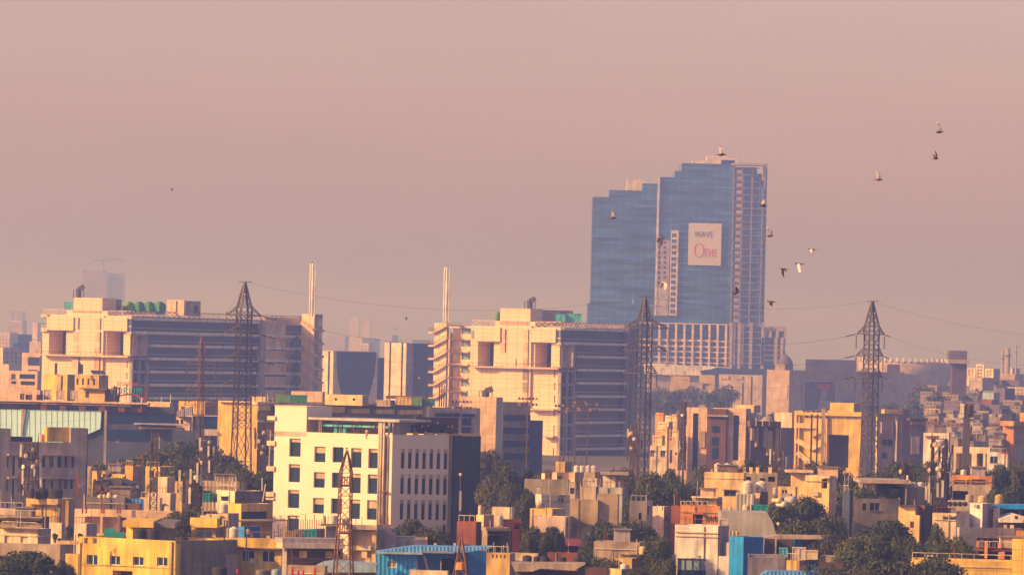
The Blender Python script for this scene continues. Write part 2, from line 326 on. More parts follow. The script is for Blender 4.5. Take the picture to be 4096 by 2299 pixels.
def mast(xc,yt,yb,wp,d,label,seed,n=8,col='steel',w=.13,dishes=2,taper=.75,sq=True,ant='antenna',legs=4,cat='telecom mast',name='telecom_mast',spread=1.0,ground=False):
    r=random.Random(seed); a=W(xc,yb,d); b=W(xc,yt,d); zt=b.z; z0=a.z; hw=wp*d/FPX/2*.72
    if ground: a.z=z0=0
    t=empty(name,a,label,cat); H=zt-z0; m=MB(); th=r.uniform(.2,.9); lv=max(4,int(H/(hw*2.0)))
    def P(k,z): q=th+k*2*math.pi/legs; s=hw*(1-(1-taper)*z/H)*1.25; return Vector((a.x+math.cos(q)*s,a.y+math.sin(q)*s,z0+z))
    for k in range(legs):
        m.bar(P(k,0),P(k,H),w*1.25)
        for i in range(lv):
            m.bar(P(k,H*i/lv),P((k+1)%legs,H*(i+1)/lv),w*.6); m.bar(P((k+1)%legs,H*i/lv),P(k,H*(i+1)/lv),w*.6); m.bar(P(k,H*(i+1)/lv),P((k+1)%legs,H*(i+1)/lv),w*.6)
    m.build('lattice',col,t)
    for i in range(n):
        q=r.uniform(0,6.28); rr=hw*1.25*spread+r.uniform(.15,.5); z=z0+H*r.uniform(.3,.98)-1; c=Vector((a.x+math.cos(q)*rr,a.y+math.sin(q)*rr*.7,z)); l=r.uniform(1.4,2.6)
        mm=MB().abox(c.x-.14,c.x+.14,c.y-.08,c.y+.08,c.z-l/2,c.z+l/2); mm.bar(c+Vector((0,0,l*.3)),Vector((a.x,a.y,c.z+l*.3)),.05); mm.build('antenna',ant if r.random()<.5 else 'ceram',t)
    for i in range(dishes):
        q=r.uniform(3.4,6.0); c=Vector((a.x+math.cos(q)*hw*1.5,a.y+math.sin(q)*hw*1.5,z0+H*r.uniform(.5,.95)))
        MB().lathe(c,[(.05,-.2),(.28,-.08),(.34,.03),(.3,.08)],14,ax=(math.cos(q),math.sin(q))).build('dish',r.choice(['ochre','antenna','tan','mauve']),t,True)
    for i in range(int(n/3)):
        q=r.uniform(0,6.28); c=Vector((a.x+math.cos(q)*hw,a.y+math.sin(q)*hw,zt-.4)); MB().bar(c,c+Vector((0,0,r.uniform(.8,1.8))),.06).build('rod',col,t)
    return t
# ------------------------------------------------------------- trees
def crown_mesh(seed,n,mat,ls,shape=0):
    r=random.Random(seed); v=[];f=[]; lobes=[]
    for i in range(15):
        q=r.uniform(0,6.28); e=r.uniform(-.6,1.35) if i%3 else r.uniform(.2,1.4); rr=.31*math.cos(e)*r.uniform(.75,1.08); z=.57+.24*math.sin(e)*r.uniform(.8,1.05)
        if shape: rr*=.75; z=.5+.33*math.sin(e)
        lobes.append((math.cos(q)*rr,math.sin(q)*rr,z,r.uniform(.13,.2)*(1 if shape==0 else .75)))
    lobes.append((0,0,.55,.27))
    tot=sum(l[3]**2 for l in lobes)
    for lx,ly,lz,lr in lobes:
        for i in range(int(n*lr*lr/tot)):
            d=Vector((r.gauss(0,1),r.gauss(0,1),r.gauss(0,1))).normalized(); k=lr*(r.uniform(.5,1.12)**.6)
            c=Vector((lx,ly,lz))+Vector((d.x*k,d.y*k,d.z*k*.8)); nn=(d+Vector((r.gauss(0,.5),r.gauss(0,.5),r.gauss(0,.5)))).normalized()
            a=nn.orthogonal().normalized(); a.rotate(Matrix.Rotation(r.uniform(0,6.28),3,nn)); b=nn.cross(a); s=ls*r.uniform(.6,1.35); k0=len(v)
            v+=[tuple(c-a*s),tuple(c-b*s*.6),tuple(c+a*s*1.1),tuple(c+b*s*.7)]; f.append((k0,k0+1,k0+2,k0+3))
    me=bpy.data.meshes.new('crown'); me.from_pydata(v,[],f); me.materials.append(mat); return me,lobes
def trunk_mesh(seed,lobes):
    m=MB(); r=random.Random(seed)
    def limb(p,q,a,b,n=7):
        p,q=Vector(p),Vector(q); dn=(q-p).normalized(); x=dn.orthogonal().normalized(); y=dn.cross(x); k=len(m.v)
        for c,rad in ((p,a),((p+q)/2+Vector((r.uniform(-.01,.01),0,0)),(a+b)/2),(q,b)):
            for i in range(n): t=6.283*i/n; m.v.append(tuple(c+x*math.cos(t)*rad+y*math.sin(t)*rad))
        for j in range(2):
            for i in range(n): m.f.append((k+j*n+i,k+j*n+(i+1)%n,k+(j+1)*n+(i+1)%n,k+(j+1)*n+i))
    limb((0,0,0),(0.01,0,.36),.028,.02); limb((.01,0,.34),(0,0,.78),.02,.006)
    for l in lobes[:8]: limb((0.005,0,.3+r.uniform(0,.14)),(l[0],l[1],l[2]),.013,.004,5)
    me=bpy.data.meshes.new('trunk'); me.from_pydata(m.v,[],m.f); me.materials.append(M('brown')); return me
TV=[]
for i in range(7):
    cm,lb=crown_mesh(100+i,7000 if i<5 else 1500,LEAF[i%3],.017 if i<5 else .03,1 if i==3 else 0); TV.append((cm,trunk_mesh(i,lb)))
def tree(xc,yt,wp,d,label,v=0,g=None,name='tree',h=None,cat='tree'):
    t_=W(xc,yt,d); hh=h or t_.z; base=Vector((t_.x,t_.y,t_.z-hh)); ww=wp*d/FPX
    t=empty(name,base,label,cat,g); cm,tm=TV[v]; rz=random.Random(int(xc*7+yt)).uniform(0,6.28)
    for nm,me in (('crown',cm),('trunk',tm)):
        o=bpy.data.objects.new(nm,me); C.objects.link(o); o.parent=t; o.scale=(ww,ww,hh); o.rotation_euler=(0,0,rz)
        if nm=='trunk': o.scale=(min(ww,hh),min(ww,hh),hh)
    return t
def text(s,size,ext=.05):
    cu=bpy.data.curves.new('t','FONT'); cu.body=s; cu.size=size; cu.extrude=ext; cu.resolution_u=2; o=bpy.data.objects.new('t',cu); C.objects.link(o)
    bpy.context.view_layer.update(); dg=bpy.context.evaluated_depsgraph_get(); me=bpy.data.meshes.new_from_object(o.evaluated_get(dg)); bpy.data.objects.remove(o); bpy.data.curves.remove(cu); return me
def lettering(s,f,rect,off,mat,p,name='lettering',mirror=False,ext=.06):
    """fit the text into a rectangle of face f"""
    me=text(s,1,ext); a0,a1,z0,z1=f.rect(*rect); vs=[v.co for v in me.vertices]; xs=[v.x for v in vs];ys=[v.y for v in vs]
    x0,x1,y0,y1=min(xs),max(xs),min(ys),max(ys); left=f.D.x<0
    m=MB()
    for v in vs:
        q=(v.x-x0)/(x1-x0); 
        if left!=mirror: q=1-q
        pt=f.pt(a0+(a1-a0)*q,z0+(z1-z0)*(v.y-y0)/(y1-y0),off+v.z); m.v.append(tuple(pt))
    m.f=[tuple(q.vertices) for q in me.polygons]; bpy.data.meshes.remove(me); return m.build(name,mat,p)
FRONT=lambda x,y,d: Face(W(x,y,d),(1,0,0),(0,-1,0))
# ============================================================= ground
gm=bpy.data.materials.new('ground_earth'); gm.use_nodes=True; _n=gm.node_tree; _b=_n.nodes['Principled BSDF']; _b.inputs['Roughness'].default_value=.95
_t=_n.nodes.new('ShaderNodeTexNoise'); _t.inputs['Scale'].default_value=.02; _t.inputs['Detail'].default_value=8; _c=_n.nodes.new('ShaderNodeTexCoord'); _n.links.new(_c.outputs['Object'],_t.inputs[0])
_r=_n.nodes.new('ShaderNodeValToRGB'); _r.color_ramp.elements[0].color=(.05,.055,.03,1); _r.color_ramp.elements[0].position=.4; _r.color_ramp.elements[1].color=(.16,.13,.10,1); _r.color_ramp.elements[1].position=.62
_n.links.new(_t.outputs[0],_r.inputs[0]); _n.links.new(_r.outputs[0],_b.inputs['Base Color'])
g_=MB(); g_.poly([(-9000,-300,0),(9000,-300,0),(9000,20000,0),(-9000,20000,0)]); g_=g_.build('ground',gm); tag(g_,kind='structure')
rd=MB(); rd.poly([(-60,700,.004),(60,700,.004),(60,712,.004),(-60,712,.004)]); tag(rd.build('road','greyd'),kind='structure')
# ============================================================= far skyline tower in construction
F_=B('high_rise','faint hazy twin high-rise block on the far left skyline',330,430,430,1080,d=9500,a=10,m='purple|floors',dep=60,par=2)
x=B('w','',430,502,502,1093,d=9510,a=10,m='purple|floors',p=F_.root,dep=55,par=2)
cr=empty('tower_crane',W(415,1085,9490),'faint tower crane above the hazy twin high-rise','crane')
MB().bar(W(415,1085,9490),W(415,1036,9490),2).build('mast','steel',cr); MB().bar(W(372,1041,9490),W(500,1040,9490),1.8).bar(W(415,1030,9490),W(490,1040,9490),.8).build('jib','steel',cr)
# ============================================================= WAVE tower complex
d=3500
T=empty('skyscraper',W(2600,1500,d)*1.0*Vector((1,1,0)) if False else Vector((W(2700,1500,d).x,d,0)),'huge blue glass skyscraper with stepped tops and a white banner','skyscraper')
def tw(name,pts,yb,dd,dep,mat,par=None):
    """stepped facade outline (px,py) extruded backwards"""
    f=FRONT(pts[0][0],1400,dd); P=[]
    for q in pts: s,z=f.st(*q); P.append(f.pt(s,z))
    e0=P[0].copy(); e1=P[-1].copy(); zb=f.st(pts[0][0],yb)[1] if yb else 0
    e0.z=e1.z=max(0,zb); P=[e0]+P+[e1]
    m=MB().prism(P,(0,dep,0)); return m.build(name,mat,par or T)
def steps(l):      # list of (x0,x1,y) -> outline with level tops
    o=[]
    for x0,x1,y in l: o+=[(x0,y),(x1,y+(x1-x0)*TR)]
    return o
gl=tw('glass_wing',steps([(2371,2437,787),(2437,2568,760),(2568,2636,734)]),None,d+8,45,'glasst|floors')
gb=tw('glass_base',steps([(2350,2640,1212)]),None,d+2,30,'glasst|floors')
gm2=tw('glass_tower',steps([(2640,2700,708),(2700,2727,683),(2727,2935,653)]),None,d,60,'glasst|floors')
for q in ((2508,2578,718,765),(2770,2828,641,655),(2828,2912,622,655),(2912,2950,634,660),(2885,2940,640,660)):
    tw('roof_plant',steps([(q[0],q[1],q[2])]),q[3]+6,d+22,18,'offwhite',gm2)
rg=tw('frame_wing',steps([(2935,3028,668),(3028,3048,695),(3048,3057,722),(3057,3068,748)]),None,d+3,50,'glasst|floors')
f=FRONT(2700,1000,d-.5); m=MB()
for y in range(668,1310,27): f.px(m,2935-(y-653)*TR,y+3,(3068 if y>745 else 3040)-(y-653)*TR,y+6,0,1)
for xx in (2936,2971,3010,3052): m.bar(W(xx,668 if xx<3040 else 750,d-.8),W(xx-15,1318,d-.8),1.0)
m.build('concrete_frame','greyd',T)
addp(f,'stair_window','tan',[(2948-(y-653)*TR,y,2967-(y-653)*TR,y+14) for y in range(680,1300,27)],0,.4,T)
m=MB(); f.px(m,2930,653,3072,662,-8,6); m.bar(W(3057,662,d),W(3055,720,d),1.3); m.bar(W(3066,662,d+10),W(3064,750,d+10),1.2); m.build('roof_canopy','mauve',T)
m=MB(); m.bar(W(2636,712,d-1),W(2621,1262,d-1),1.3); f.px(m,2628,870,2634,900,.6,1.2); m.build('corner_mullion','offwhite',T)
m=MB(); f.px(m,2680,921,2711,1262,.3,1.2); st=m.build('stair_core','offwhite',T)
addp(f,'window','glass',[(2688+k-i*.5,934+i*23.4,2695+k-i*.5,948+i*23.4) for i in range(14) for k in (0,10)],1.25,1.4,st)
m=MB(); f.px(m,2623,960,2676,1262,.3,.7); b_=m.build('plastered_bay','mauve',T)
m=MB(); f.px(m,2622,1150,2673,1262,.75,.9); m.build('net','lav',b_)
addp(f,'window','glass',[(2632+k,965+i*20,2642+k,975+i*20) for i in range(9) for k in (0,22)],.75,.85,b_)
addp(f,'fin','mauve',((2580,1220,2640,1223),(2580,1224,2584,1252),(2530,1194,2536,1212)),.3,1.5,T)
m=MB(); f.px(m,2753,893,2885,1061,1,1.5); bn=m.build('banner','banner|clean',T)  # white banner greyed: the shade of this face is put into its colour
lettering('WAVE',f,(2776,926,2851,950),1.6,'purple',bn)
lettering('ne',f,(2820,995,2866,1028),1.6,'scarlet',bn)
m=MB(); s0,s1,z0,z1=f.rect(2775,973,2817,1031); cs,cz=(s0+s1)/2,(z0+z1)/2; n=28
for i in range(n):
    t0,t1=6.2832*i/n,6.2832*(i+1)/n
    def E(t,k): return f.pt(cs+math.cos(t)*(s1-s0)/2*k,cz+math.sin(t)*(z1-z0)/2*(1-(1-k)*.35),1.65)
    m.poly([E(t0,1),E(t1,1),E(t1,.76),E(t0,.76)])
m.build('lettering','scarlet',bn)
# podium
PD=empty('podium_building',Vector((W(2800,1480,3460).x,3460,0)),'long hazy concrete podium with open floor grid below the skyscraper','building')
d=3460; f=FRONT(2800,1400,d)
m=MB(); f.px(m,2560,1300,3140,1500,-30,-3); m.build('wall','glassb',PD)
m=MB()
for y,h in ((1292,4),(1357,8),(1381,7),(1403,6),(1426,6),(1447,5),(1463,4)): f.px(m,2560,y+0,2925,y+h,-2.9,0)
for i in range(12): xx=2605+i*33.3; m.bar(W(xx,1296,d-.3),W(xx-3,1462,d-.3),1.3)
m.build('floor_slab','pink',PD)
m=MB(); 
for xx in (2925,2958,3005,3052): m.bar(W(xx,1290,d-1),W(xx-4,1475,d-1),1.8)
for y in (1300,1325,1350,1375,1400,1425,1450): f.px(m,2925,y,3052,y+4,-1,0)
m.build('concrete_frame','mauve',PD)
m=MB(); f.px(m,3056,1306,3146,1324,-14,-2); m.bar(W(3141,1324,d),W(3134,1400,d),1.6)
for xx in (3064,3082,3110): m.bar(W(xx,1322,d),W(xx-2,1350,d),1.8)
for y in (1376,1396,1416,1436): f.px(m,3050,y,3118,y+8,-8,-1)
for xx in (3052,3104,3128): m.bar(W(xx,1350,d-1),W(xx-3,1460,d-1),1.8)
m.build('roof_frame','mauve',PD)
# hazy slabs right of the tower
for i,(a0,a1,y) in enumerate(((3056,3082,1238),(3086,3100,1250),(3102,3118,1232))):
    B('high_rise',['tallest pale block just right of the skyscraper foot, almost lost in haze','thin middle block of the pale trio right of the skyscraper','right block of the pale trio right of the skyscraper'][i],a0,a1,a1,y,d=12000+i*200,a=8,m='greyd|floors',dep=30)
# white shell roof
d=2950; SH=empty('shell_roof_hall',Vector((W(2700,1500,d).x,d,0)),'hazy hall with low white curved shell roof below the podium','hall')
pts=[(2590,1497),(2590,1455),(2640,1453),(2700,1457),(2760,1463),(2820,1463),(2872,1466),(2850,1475),(2800,1482),(2810,1502)]
m=MB().prism([W(x_,y_,d) for x_,y_ in pts][::-1],(0,70,0)); m.build('roof','white|stain',SH)
MB().abox(W(2592,1500,d).x,W(2806,1500,d).x,d+3,d+60,0,W(2700,1501,d).z).build('wall','mauve',SH)
# ============================================================= office towers
def office(tag_,d,xm,x0,front,openL,openR,label,off=0):
    pass
# ---- left office
d=1700; LO=B('office_tower','long cream office block with dark glass bands, left of the tall pylons',163,528,1240,1262,d=d,a=25,m='peach|clean|tile',mr='glassb|mull',par=.2,dep=20,
  L=[(196,1322,264,1420,'o'),(427,1327,494,1421,'o'),(507,1440,512,1470),(506,1490,511,1515),(506,1535,511,1560)],rec=1.6,name=0 or 'x') if False else None
LO=B('office_tower','long cream office block with dark glass bands, left of the tall pylons',172,524,1245,1264,d=d,a=25,m='peach|clean|tile',mr='glassb|mull',par=.2,rec=1.7,
  L=[(196,1322,264,1420,'o'),(427,1327,494,1421,'o'),(506,1440,511,1470),(505,1490,510,1515),(505,1535,510,1560)])
fl,fr=LO.l,LO.r
add(LO,fl,'penthouse','peach|clean|tile',[(294,1191,409,1252),(266,1242,430,1266)],-9,-.5)
add(LO,fl,'upper_box','peach|clean|tile',[(187,1267,293,1320),(410,1270,508,1323)],.05,1.4)
add(LO,fl,'core_panel','peach|clean|tile',[(293,1262,411,1600)],.05,.8)
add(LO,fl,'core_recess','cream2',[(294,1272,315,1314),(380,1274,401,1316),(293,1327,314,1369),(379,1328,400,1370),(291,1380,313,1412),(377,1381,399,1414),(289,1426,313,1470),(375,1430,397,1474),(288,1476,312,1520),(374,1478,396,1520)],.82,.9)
add(LO,fl,'dark_slot','dark',((313,1270,316,1318),(400,1272,403,1318),(399,1326,402,1412),(312,1426,316,1500),(396,1430,399,1500)),.92,1.0)  # thin dark strips laid on the core panel
add(LO,fl,'terrace_slab','cream2',[(162,1419,513,1426)],.1,2.6)
m=MB(); s0=fl.st(165,1417)[0]; s1=fl.st(511,1424)[0]; rail(m,fl,s0,s1,fl.st(330,1420)[1],1.0,2.4,1.8,.09); m.build('terrace_railing','steel',LO.hold)
m=MB(); 
for q,r_ in (((166,1258),(262,1260)),((430,1264),(520,1266))): rail(m,fl,fl.st(*q)[0],fl.st(*r_)[0],LO.zt+.02,1.5,-.5,1.9,.14,True)
m.bar(fr.pt(2,LO.zt+1.5,-.3),fr.pt(LO.lr-1,LO.zt+1.5,-.3),.2); rail(m,fr,2,LO.lr-1,LO.zt+.02,1.5,-.3,3.2,.2,True)
m.build('roof_trellis','cream2',LO.hold)
add(LO,fl,'corner_window','glassl',[(163,1270,186,1292),(163,1296,186,1309),(509,1278,523,1302),(509,1308,523,1326)],.05,.6)
add(LO,fl,'corner_trim','peach',[(162,1256,188,1268),(163,1310,187,1326),(508,1264,526,1276),(508,1303,525,1307),(508,1327,525,1336)],.05,.9)
# right glass face: spandrels
def bands(Bd,f,xa,xb,y0,n,dy,mat,hh=10,thin=True):
    sa,sb=f.st(xa,y0)[0],f.st(xb,y0+(xb-xa)*TR)[0]
    for i in range(n):
        z1=f.st(xa,y0+i*dy)[1]; z0=f.st(xa,y0+i*dy+hh)[1]; f.slab(MB(),sa,sb,z0,z1,.02,1.1).build('spandrel',mat,Bd.hold)
        if thin: z3=f.st(xa,y0+i*dy-14)[1]; f.slab(MB(),sa,sb,z3-.28,z3,.02,.5).build('sill_band','mauve',Bd.hold)
bands(LO,fr,528,1040,1268,1,53,'white',12,False)
bands(LO,fr,530,1262,1323,1,53,'white',12); bands(LO,fr,590,1262,1376,5,52.4,'white',11)
# lower window grid by the corner
m=MB()
for y in range(1430,1640,53):
    fr.px(m,528,y,590,y+8,.1,.8); 
for xx in (528,556,587): fr.px(m,xx,1425,xx+5,1640,.1,1.0)
m.build('window_grid','mauve',LO.hold)
m=MB(); fr.px(m,530,1337,587,1424,-.2,.35); m.build('loggia_wall','cream2',LO.hold)
m=MB(); fr.px(m,524,1336,588,1341,.3,3); fr.px(m,584,1337,590,1425,.3,3); fr.px(m,524,1420,588,1425,.3,3); m.build('loggia_frame','mauve',LO.hold)
m=MB(); fr.px(m,1042,1283,1060,1620,.3,1.6); m.build('column','mauve',LO.hold)
add(LO,fr,'recessed_wall','cream2',[(1060,1296+i*52.3,1143,1338+i*52.3) for i in range(6)],.1,.7)
add(LO,fr,'sky_panel','lav',[(1146,1287+i*52.3,1203,1333+i*52.3) for i in range(1,6)],.1,.8)  # pale panels painted in place of bright sky behind the open trusses
for i in range(1,6):
    m=MB(); a_,b_,c_,d_=fr.rect(1148,1292+i*52.3,1202,1332+i*52.3)
    for p_,q_ in (((a_,c_),((a_+b_)/2,d_)),(((a_+b_)/2,d_),(b_,c_)),((a_,c_+1),((a_+b_)/2,c_)),(((a_+b_)/2,c_),((a_+b_)/2,d_)),((b_,c_+1.2),((a_+b_)/2,c_))): m.bar(fr.pt(*p_,1.1),fr.pt(*q_,1.1),.3)
    m.build('truss','steelp',LO.hold)
m=MB(); fr.px(m,1062,1270,1212,1300,.72,1.2); m.build('upper_wall','cream2',LO.hold)
# stair tower at the far end
SX=B('w','',1208,1258,1291,1256,d=1790,a=28,m='peach|clean|tile',mr='mauve',p=LO.root,par=.2); f2=SX.l
m=MB()
for i in range(6):
    y=1290+i*52; p_=f2.pt(f2.st(1208,y)[0],f2.st(1208,y)[1],.4); q_=f2.pt(0,f2.st(1256,y+28)[1],.4); m.bar(p_,q_,.9,.7)
    q2=SX.r.pt(SX.lr,q_.z-.3,.4); m.bar(q_,q2,.9,.7)
m.build('stair_flight','cream2',LO.root)
m=MB()
for i in range(6):
    y=1290+i*52; s0,z0=f2.st(1208,y); 
    for k in range(6): s_=s0*(1-k/6); z_=z0-(z0-f2.st(1256,y+28)[1])*k/6; m.bar(f2.pt(s_,z_,.5),f2.pt(s_,z_+1.2,.5),.12)
m.build('stair_railing','brown',LO.root)
addp(SX.r,'landing_wall','peach',[(1276,1275+i*52,1289,1305+i*52) for i in range(6)],.05,.5,LO.root)
def flues(xs,yt,yb,d,label):
    t=empty('flue_stack',W(xs[1][0],yb,d),label,'chimney')
    for x_,w_ in xs:
        b=W(x_-3,yb,d); tp=W(x_+2,yt,d); tp.x=b.x+(tp.x-b.x)*0+.0; MB().lathe(b,[(w_,0),(w_*.92,tp.z-b.z)],12).build('flue','white',t)
    MB().bar(W(xs[1][0]-1,yt+2,d),W(xs[1][0]-1,yt-10,d),.12).build('lightning_rod','dark',t)
    return t
flues(((1241,.22),(1251,.38),(1261,.2)),1053,1266,1760,'three thin pale flues above the right end of the left office block')
# roof things on the left office
XR=B('plant_room','',409,428,487,1195,d=1712,a=25,m='mauve',mr='mauve|stain',yb=1262,p=LO.root,L=[(412,1214,418,1245,'o')],Rw=[(440,1212,444,1245,'o')])
for i in range(4):
    xx=515+i*41; t=empty('cooling_tower',W(xx,1245,1716),['olive green cooling tower, first of the row on the left office roof','second green cooling tower in the row, left office roof','third green cooling tower in the row, left office roof','last green cooling tower, next to the cream roof rooms'][i],'cooling tower','green cooling towers'); b=W(xx,1245,1716)
    MB().lathe(b,[(1.95,0),(1.95,1.75),(1.5,2.5),(.9,2.65),(.9,2.9)],4).build('casing','greenl' if i==0 else 'green',t).rotation_euler; MB().abox(b.x-1.5,b.x+1.5,b.y-1.5,b.y+1.5,b.z-.9,b.z).build('basin','navy',t)
XR=B('w','',668,737,741,1200,d=1725,a=12,m='peach',mr='mauve',yb=1262,p=LO.root,L=[(703,1202,710,1250,'o')])
XR=B('w','',741,742,803,1203,d=1726,a=60,m='mauve',mr='mauve|stain',yb=1262,p=LO.root,Rw=[(778,1222,793,1252,'d')])
def cowl(xc,yt,yb,d,label):
    b=W(xc,yb,d); tp=W(xc,yt,d); t=empty('exhaust_cowl',b,label,'chimney'); H=tp.z-b.z
    m=MB().lathe(b,[(.85,0),(.85,H*.8)],14); m.bar(b+Vector((0,0,H*.72)),b+Vector((1.5,-.3,H*.98)),1.3); m.build('duct','steelp',t)
    m=MB()
    for k in (-1.5,1.5): m.bar(b+Vector((k,0,0)),b+Vector((k,0,H*.66)),.22)
    m.bar(b+Vector((-1.5,0,H*.66)),b+Vector((1.5,0,H*.66)),.12); m.build('stand','steel',t)
cowl(314,1145,1193,1712,'dark bent exhaust cowl on the left office penthouse')
boxtank(258,289,1209,1238,1712,'cyan','teal panel tank left of the left office penthouse')
tank(903,1257,14,12,1740,'ochre','small orange tank on the left office roof edge')
# ---- right office
d=1640; RO=B('office_tower','cream and glass office tower standing before the skyscraper, behind the middle pylon',1884,2242,2548,1310,d=d,a=25,m='peach|clean|tile',mr='glassb|mull',par=.2,rec=1.7,
  L=[(1911,1370,1975,1466,'o'),(2140,1372,2205,1469,'o'),(2216,1478,2221,1510),(2216,1530,2221,1560),(2215,1582,2220,1612),(2214,1634,2219,1664),(2213,1700,2218,1760),(2211,1790,2216,1835)])
fl,fr=RO.l,RO.r
add(RO,fl,'penthouse','peach|clean|tile',[(2001,1233,2121,1300),(1980,1285,2141,1312)],-9,-.5)
add(RO,fl,'upper_box','peach|clean|tile',[(1898,1308,2000,1365),(2122,1313,2222,1369)],.05,1.4)
add(RO,fl,'core_panel','peach|clean|tile',[(2000,1300,2122,1640)],.05,.8)
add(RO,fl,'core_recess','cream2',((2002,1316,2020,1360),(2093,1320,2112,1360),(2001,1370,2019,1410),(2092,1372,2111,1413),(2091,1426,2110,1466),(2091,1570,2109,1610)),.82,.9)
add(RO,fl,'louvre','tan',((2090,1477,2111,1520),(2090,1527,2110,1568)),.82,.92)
add(RO,fl,'dark_slot','dark',((2021,1316,2023,1410),(2112,1318,2114,1464),(2110,1480,2112,1620),(2062,1435,2064,1466)),.93,1.0)
add(RO,fl,'terrace_slab','cream2',[(1880,1466,2236,1473),(2112,1634,2214,1640),(2165,1742,2212,1748)],.1,2.6)
m=MB(); rail(m,fl,fl.st(1884,1464)[0],fl.st(2232,1470)[0],fl.st(2050,1467)[1],1.0,2.4,1.8,.09); m.build('terrace_railing','steel',RO.hold)
m=MB(); rail(m,fl,fl.st(2141,1312)[0],fl.st(2240,1312)[0],RO.zt+.02,1.6,-.5,1.9,.14,True); rail(m,fl,fl.st(1886,1306)[0],fl.st(1980,1306)[0],RO.zt+.02,1.6,-.5,1.9,.14,True)
rail(m,fr,1,RO.lr-.5,RO.zt+.02,1.6,-.3,2.2,.2,True); m.build('roof_trellis','cream2',RO.hold)
add(RO,fl,'corner_window','glassl',[(1885,1320,1897,1350),(2224,1325,2241,1350),(2224,1356,2241,1366)],.05,.6)
add(RO,fl,'corner_trim','peach',[(2222,1311,2244,1322),(2222,1351,2243,1355),(2222,1368,2243,1378)],.05,.9)
bands(RO,fr,2244,2508,1311,1,53,'white',9,False); bands(RO,fr,2246,2508,1367,1,53,'white',10); bands(RO,fr,2298,2508,1421,9,52.7,'white',10)
m=MB()
for y in range(1478,1900,54): fr.px(m,2240,y,2298,y+9,.1,.8)
for xx in (2240,2266,2293): fr.px(m,xx,1470,xx+5,1900,.1,1.0)
m.build('window_grid','mauve',RO.hold)
m=MB(); fr.px(m,2246,1380,2292,1468,-.2,.35); m.build('loggia_wall','cream2',RO.hold)
m=MB(); fr.px(m,2243,1378,2296,1382,.3,3); fr.px(m,2293,1380,2299,1472,.3,3); fr.px(m,2243,1466,2298,1472,.3,3); m.build('loggia_frame','mauve',RO.hold)
m=MB(); fr.px(m,2508,1302,2548,1900,.1,1.4); m.build('end_wall','mauve|tile',RO.hold)
m=MB(); fr.px(m,2520,1320,2533,1900,1.5,1.8); m.build('louvre','greyd',RO.hold)
# left part: staggered glass bay, open stair floors
GB=B('w','',1845,1894,1898,1312,d=1662,a=22,m='cream',mr='mauve',p=RO.root,par=.2,glass='glassl',rec=.4,
  L=[(1846,1312,1893,1336),(1846,1362,1893,1386),(1846,1414,1893,1438),(1845,1466,1871,1492),(1844,1520,1870,1545),(1843,1572,1869,1596)])
add(GB,GB.l,'spandrel','peach',[(1795,1304,1898,1311),(1795,1352,1898,1359),(1795,1404,1872,1410),(1795,1454,1872,1461),(1793,1508,1870,1514),(1792,1560,1868,1566)],.05,1.2)
add(GB,GB.l,'pier','peach',[(1895,1368,1911,1640),(1872,1468,1886,1640)],.05,.9)
SC=B('w','',1790,1800,1850,1330,d=1668,a=25,m='cream2',mr='mauve',p=RO.root,par=.2)
add(SC,SC.r,'inner_wall','cream',[(1812,1312+52*i,1844,1350+52*i) for i in range(6)],.05,.4)
ST=B('w','',1738,1788,1796,1292,d=1650,a=25,m='peach|clean|tile',mr='mauve',p=RO.root,par=.2); f2=ST.l
m=MB(); m2=MB()
for i in range(6):
    y=1300+i*52.5; a_=f2.pt(-.4,f2.st(1788,y)[1],.5); b_=f2.pt(f2.st(1738,y+30)[0],f2.st(1738,y+30)[1],.5); c_=f2.pt(f2.st(1718,y+30)[0],b_.z,.5)
    m.bar(a_,b_,1.0,.55); m.bar(b_,c_,1.0,.55); m.bar(a_,W(1850,y+4,1664),.8,.5)
    for k in range(8): q_=b_.lerp(a_,k/7); m2.bar(q_,q_+Vector((0,0,1.4)),.12)
    for k in range(4): q_=c_.lerp(b_,k/4); m2.bar(q_,q_+Vector((0,0,1.5)),.12)
    for k in range(6): q_=W(1796+k*9,y+3,1663); m2.bar(q_,q_+Vector((0,0,1.2)),.1)
m.build('stair_flight','cream2',RO.root); m2.build('stair_railing','brown',RO.root)
flues(((1777,.22),(1787,.38),(1797,.2)),1068,1290,1652,'three thin pale flues above the left end of the right office tower')
cowl(2119,1192,1236,1650,'dark bent exhaust cowl on the right office penthouse')
tank(1990,1282,22,38,1655,'greenl','green tank left of the right office penthouse',g='office roof tanks')
B('w','',2122,2123,2292,1238,d=1662,a=62,m='mauve',mr='mauve|stain',yb=1300,p=RO.root)
boxtank(2219,2262,1258,1288,1648,'cyan','teal panel tank, left of the pair on the right office roof',2,'teal tanks on the right office roof'); boxtank(2267,2326,1256,1288,1649,'cyan','wider teal panel tank, right of the pair on the right office roof',4,'teal tanks on the right office roof')
# ============================================================= hazy pair between the offices
PA=B('glass_office','hazy stone office with a bowl shaped dark glass front between the two cream offices',1292,1334,1512,1402,d=2350,a=62,m='pink',mr='pink',par=.3)
f=PA.r; m=MB(); P=[]
L_=[(1346,1406),(1346,1440),(1348,1480),(1352,1520),(1360,1555),(1370,1590)]; R_=[(1470,1590),(1484,1545),(1494,1500),(1500,1455),(1503,1409)]
for q in L_+R_: s,z=f.st(*q); P.append(f.pt(s,z,.05))
m.prism(P,f.N*.5); m.build('curved_glass','glassb|mull',PA.hold)
add(PA,PA.l,'dark_slot','glassb',[(1311,1404,1316,1600)],.05,.3)
B('w','',1508,1509,1545,1430,d=2400,a=62,m='pink',mr='glassb',p=PA.root)
PB=B('glass_office','hazy office with pink stone piers and blue glass wing left of the right cream office',1539,1626,1760,1372,d=2250,a=40,m='pink',mr='mauve',par=.3)
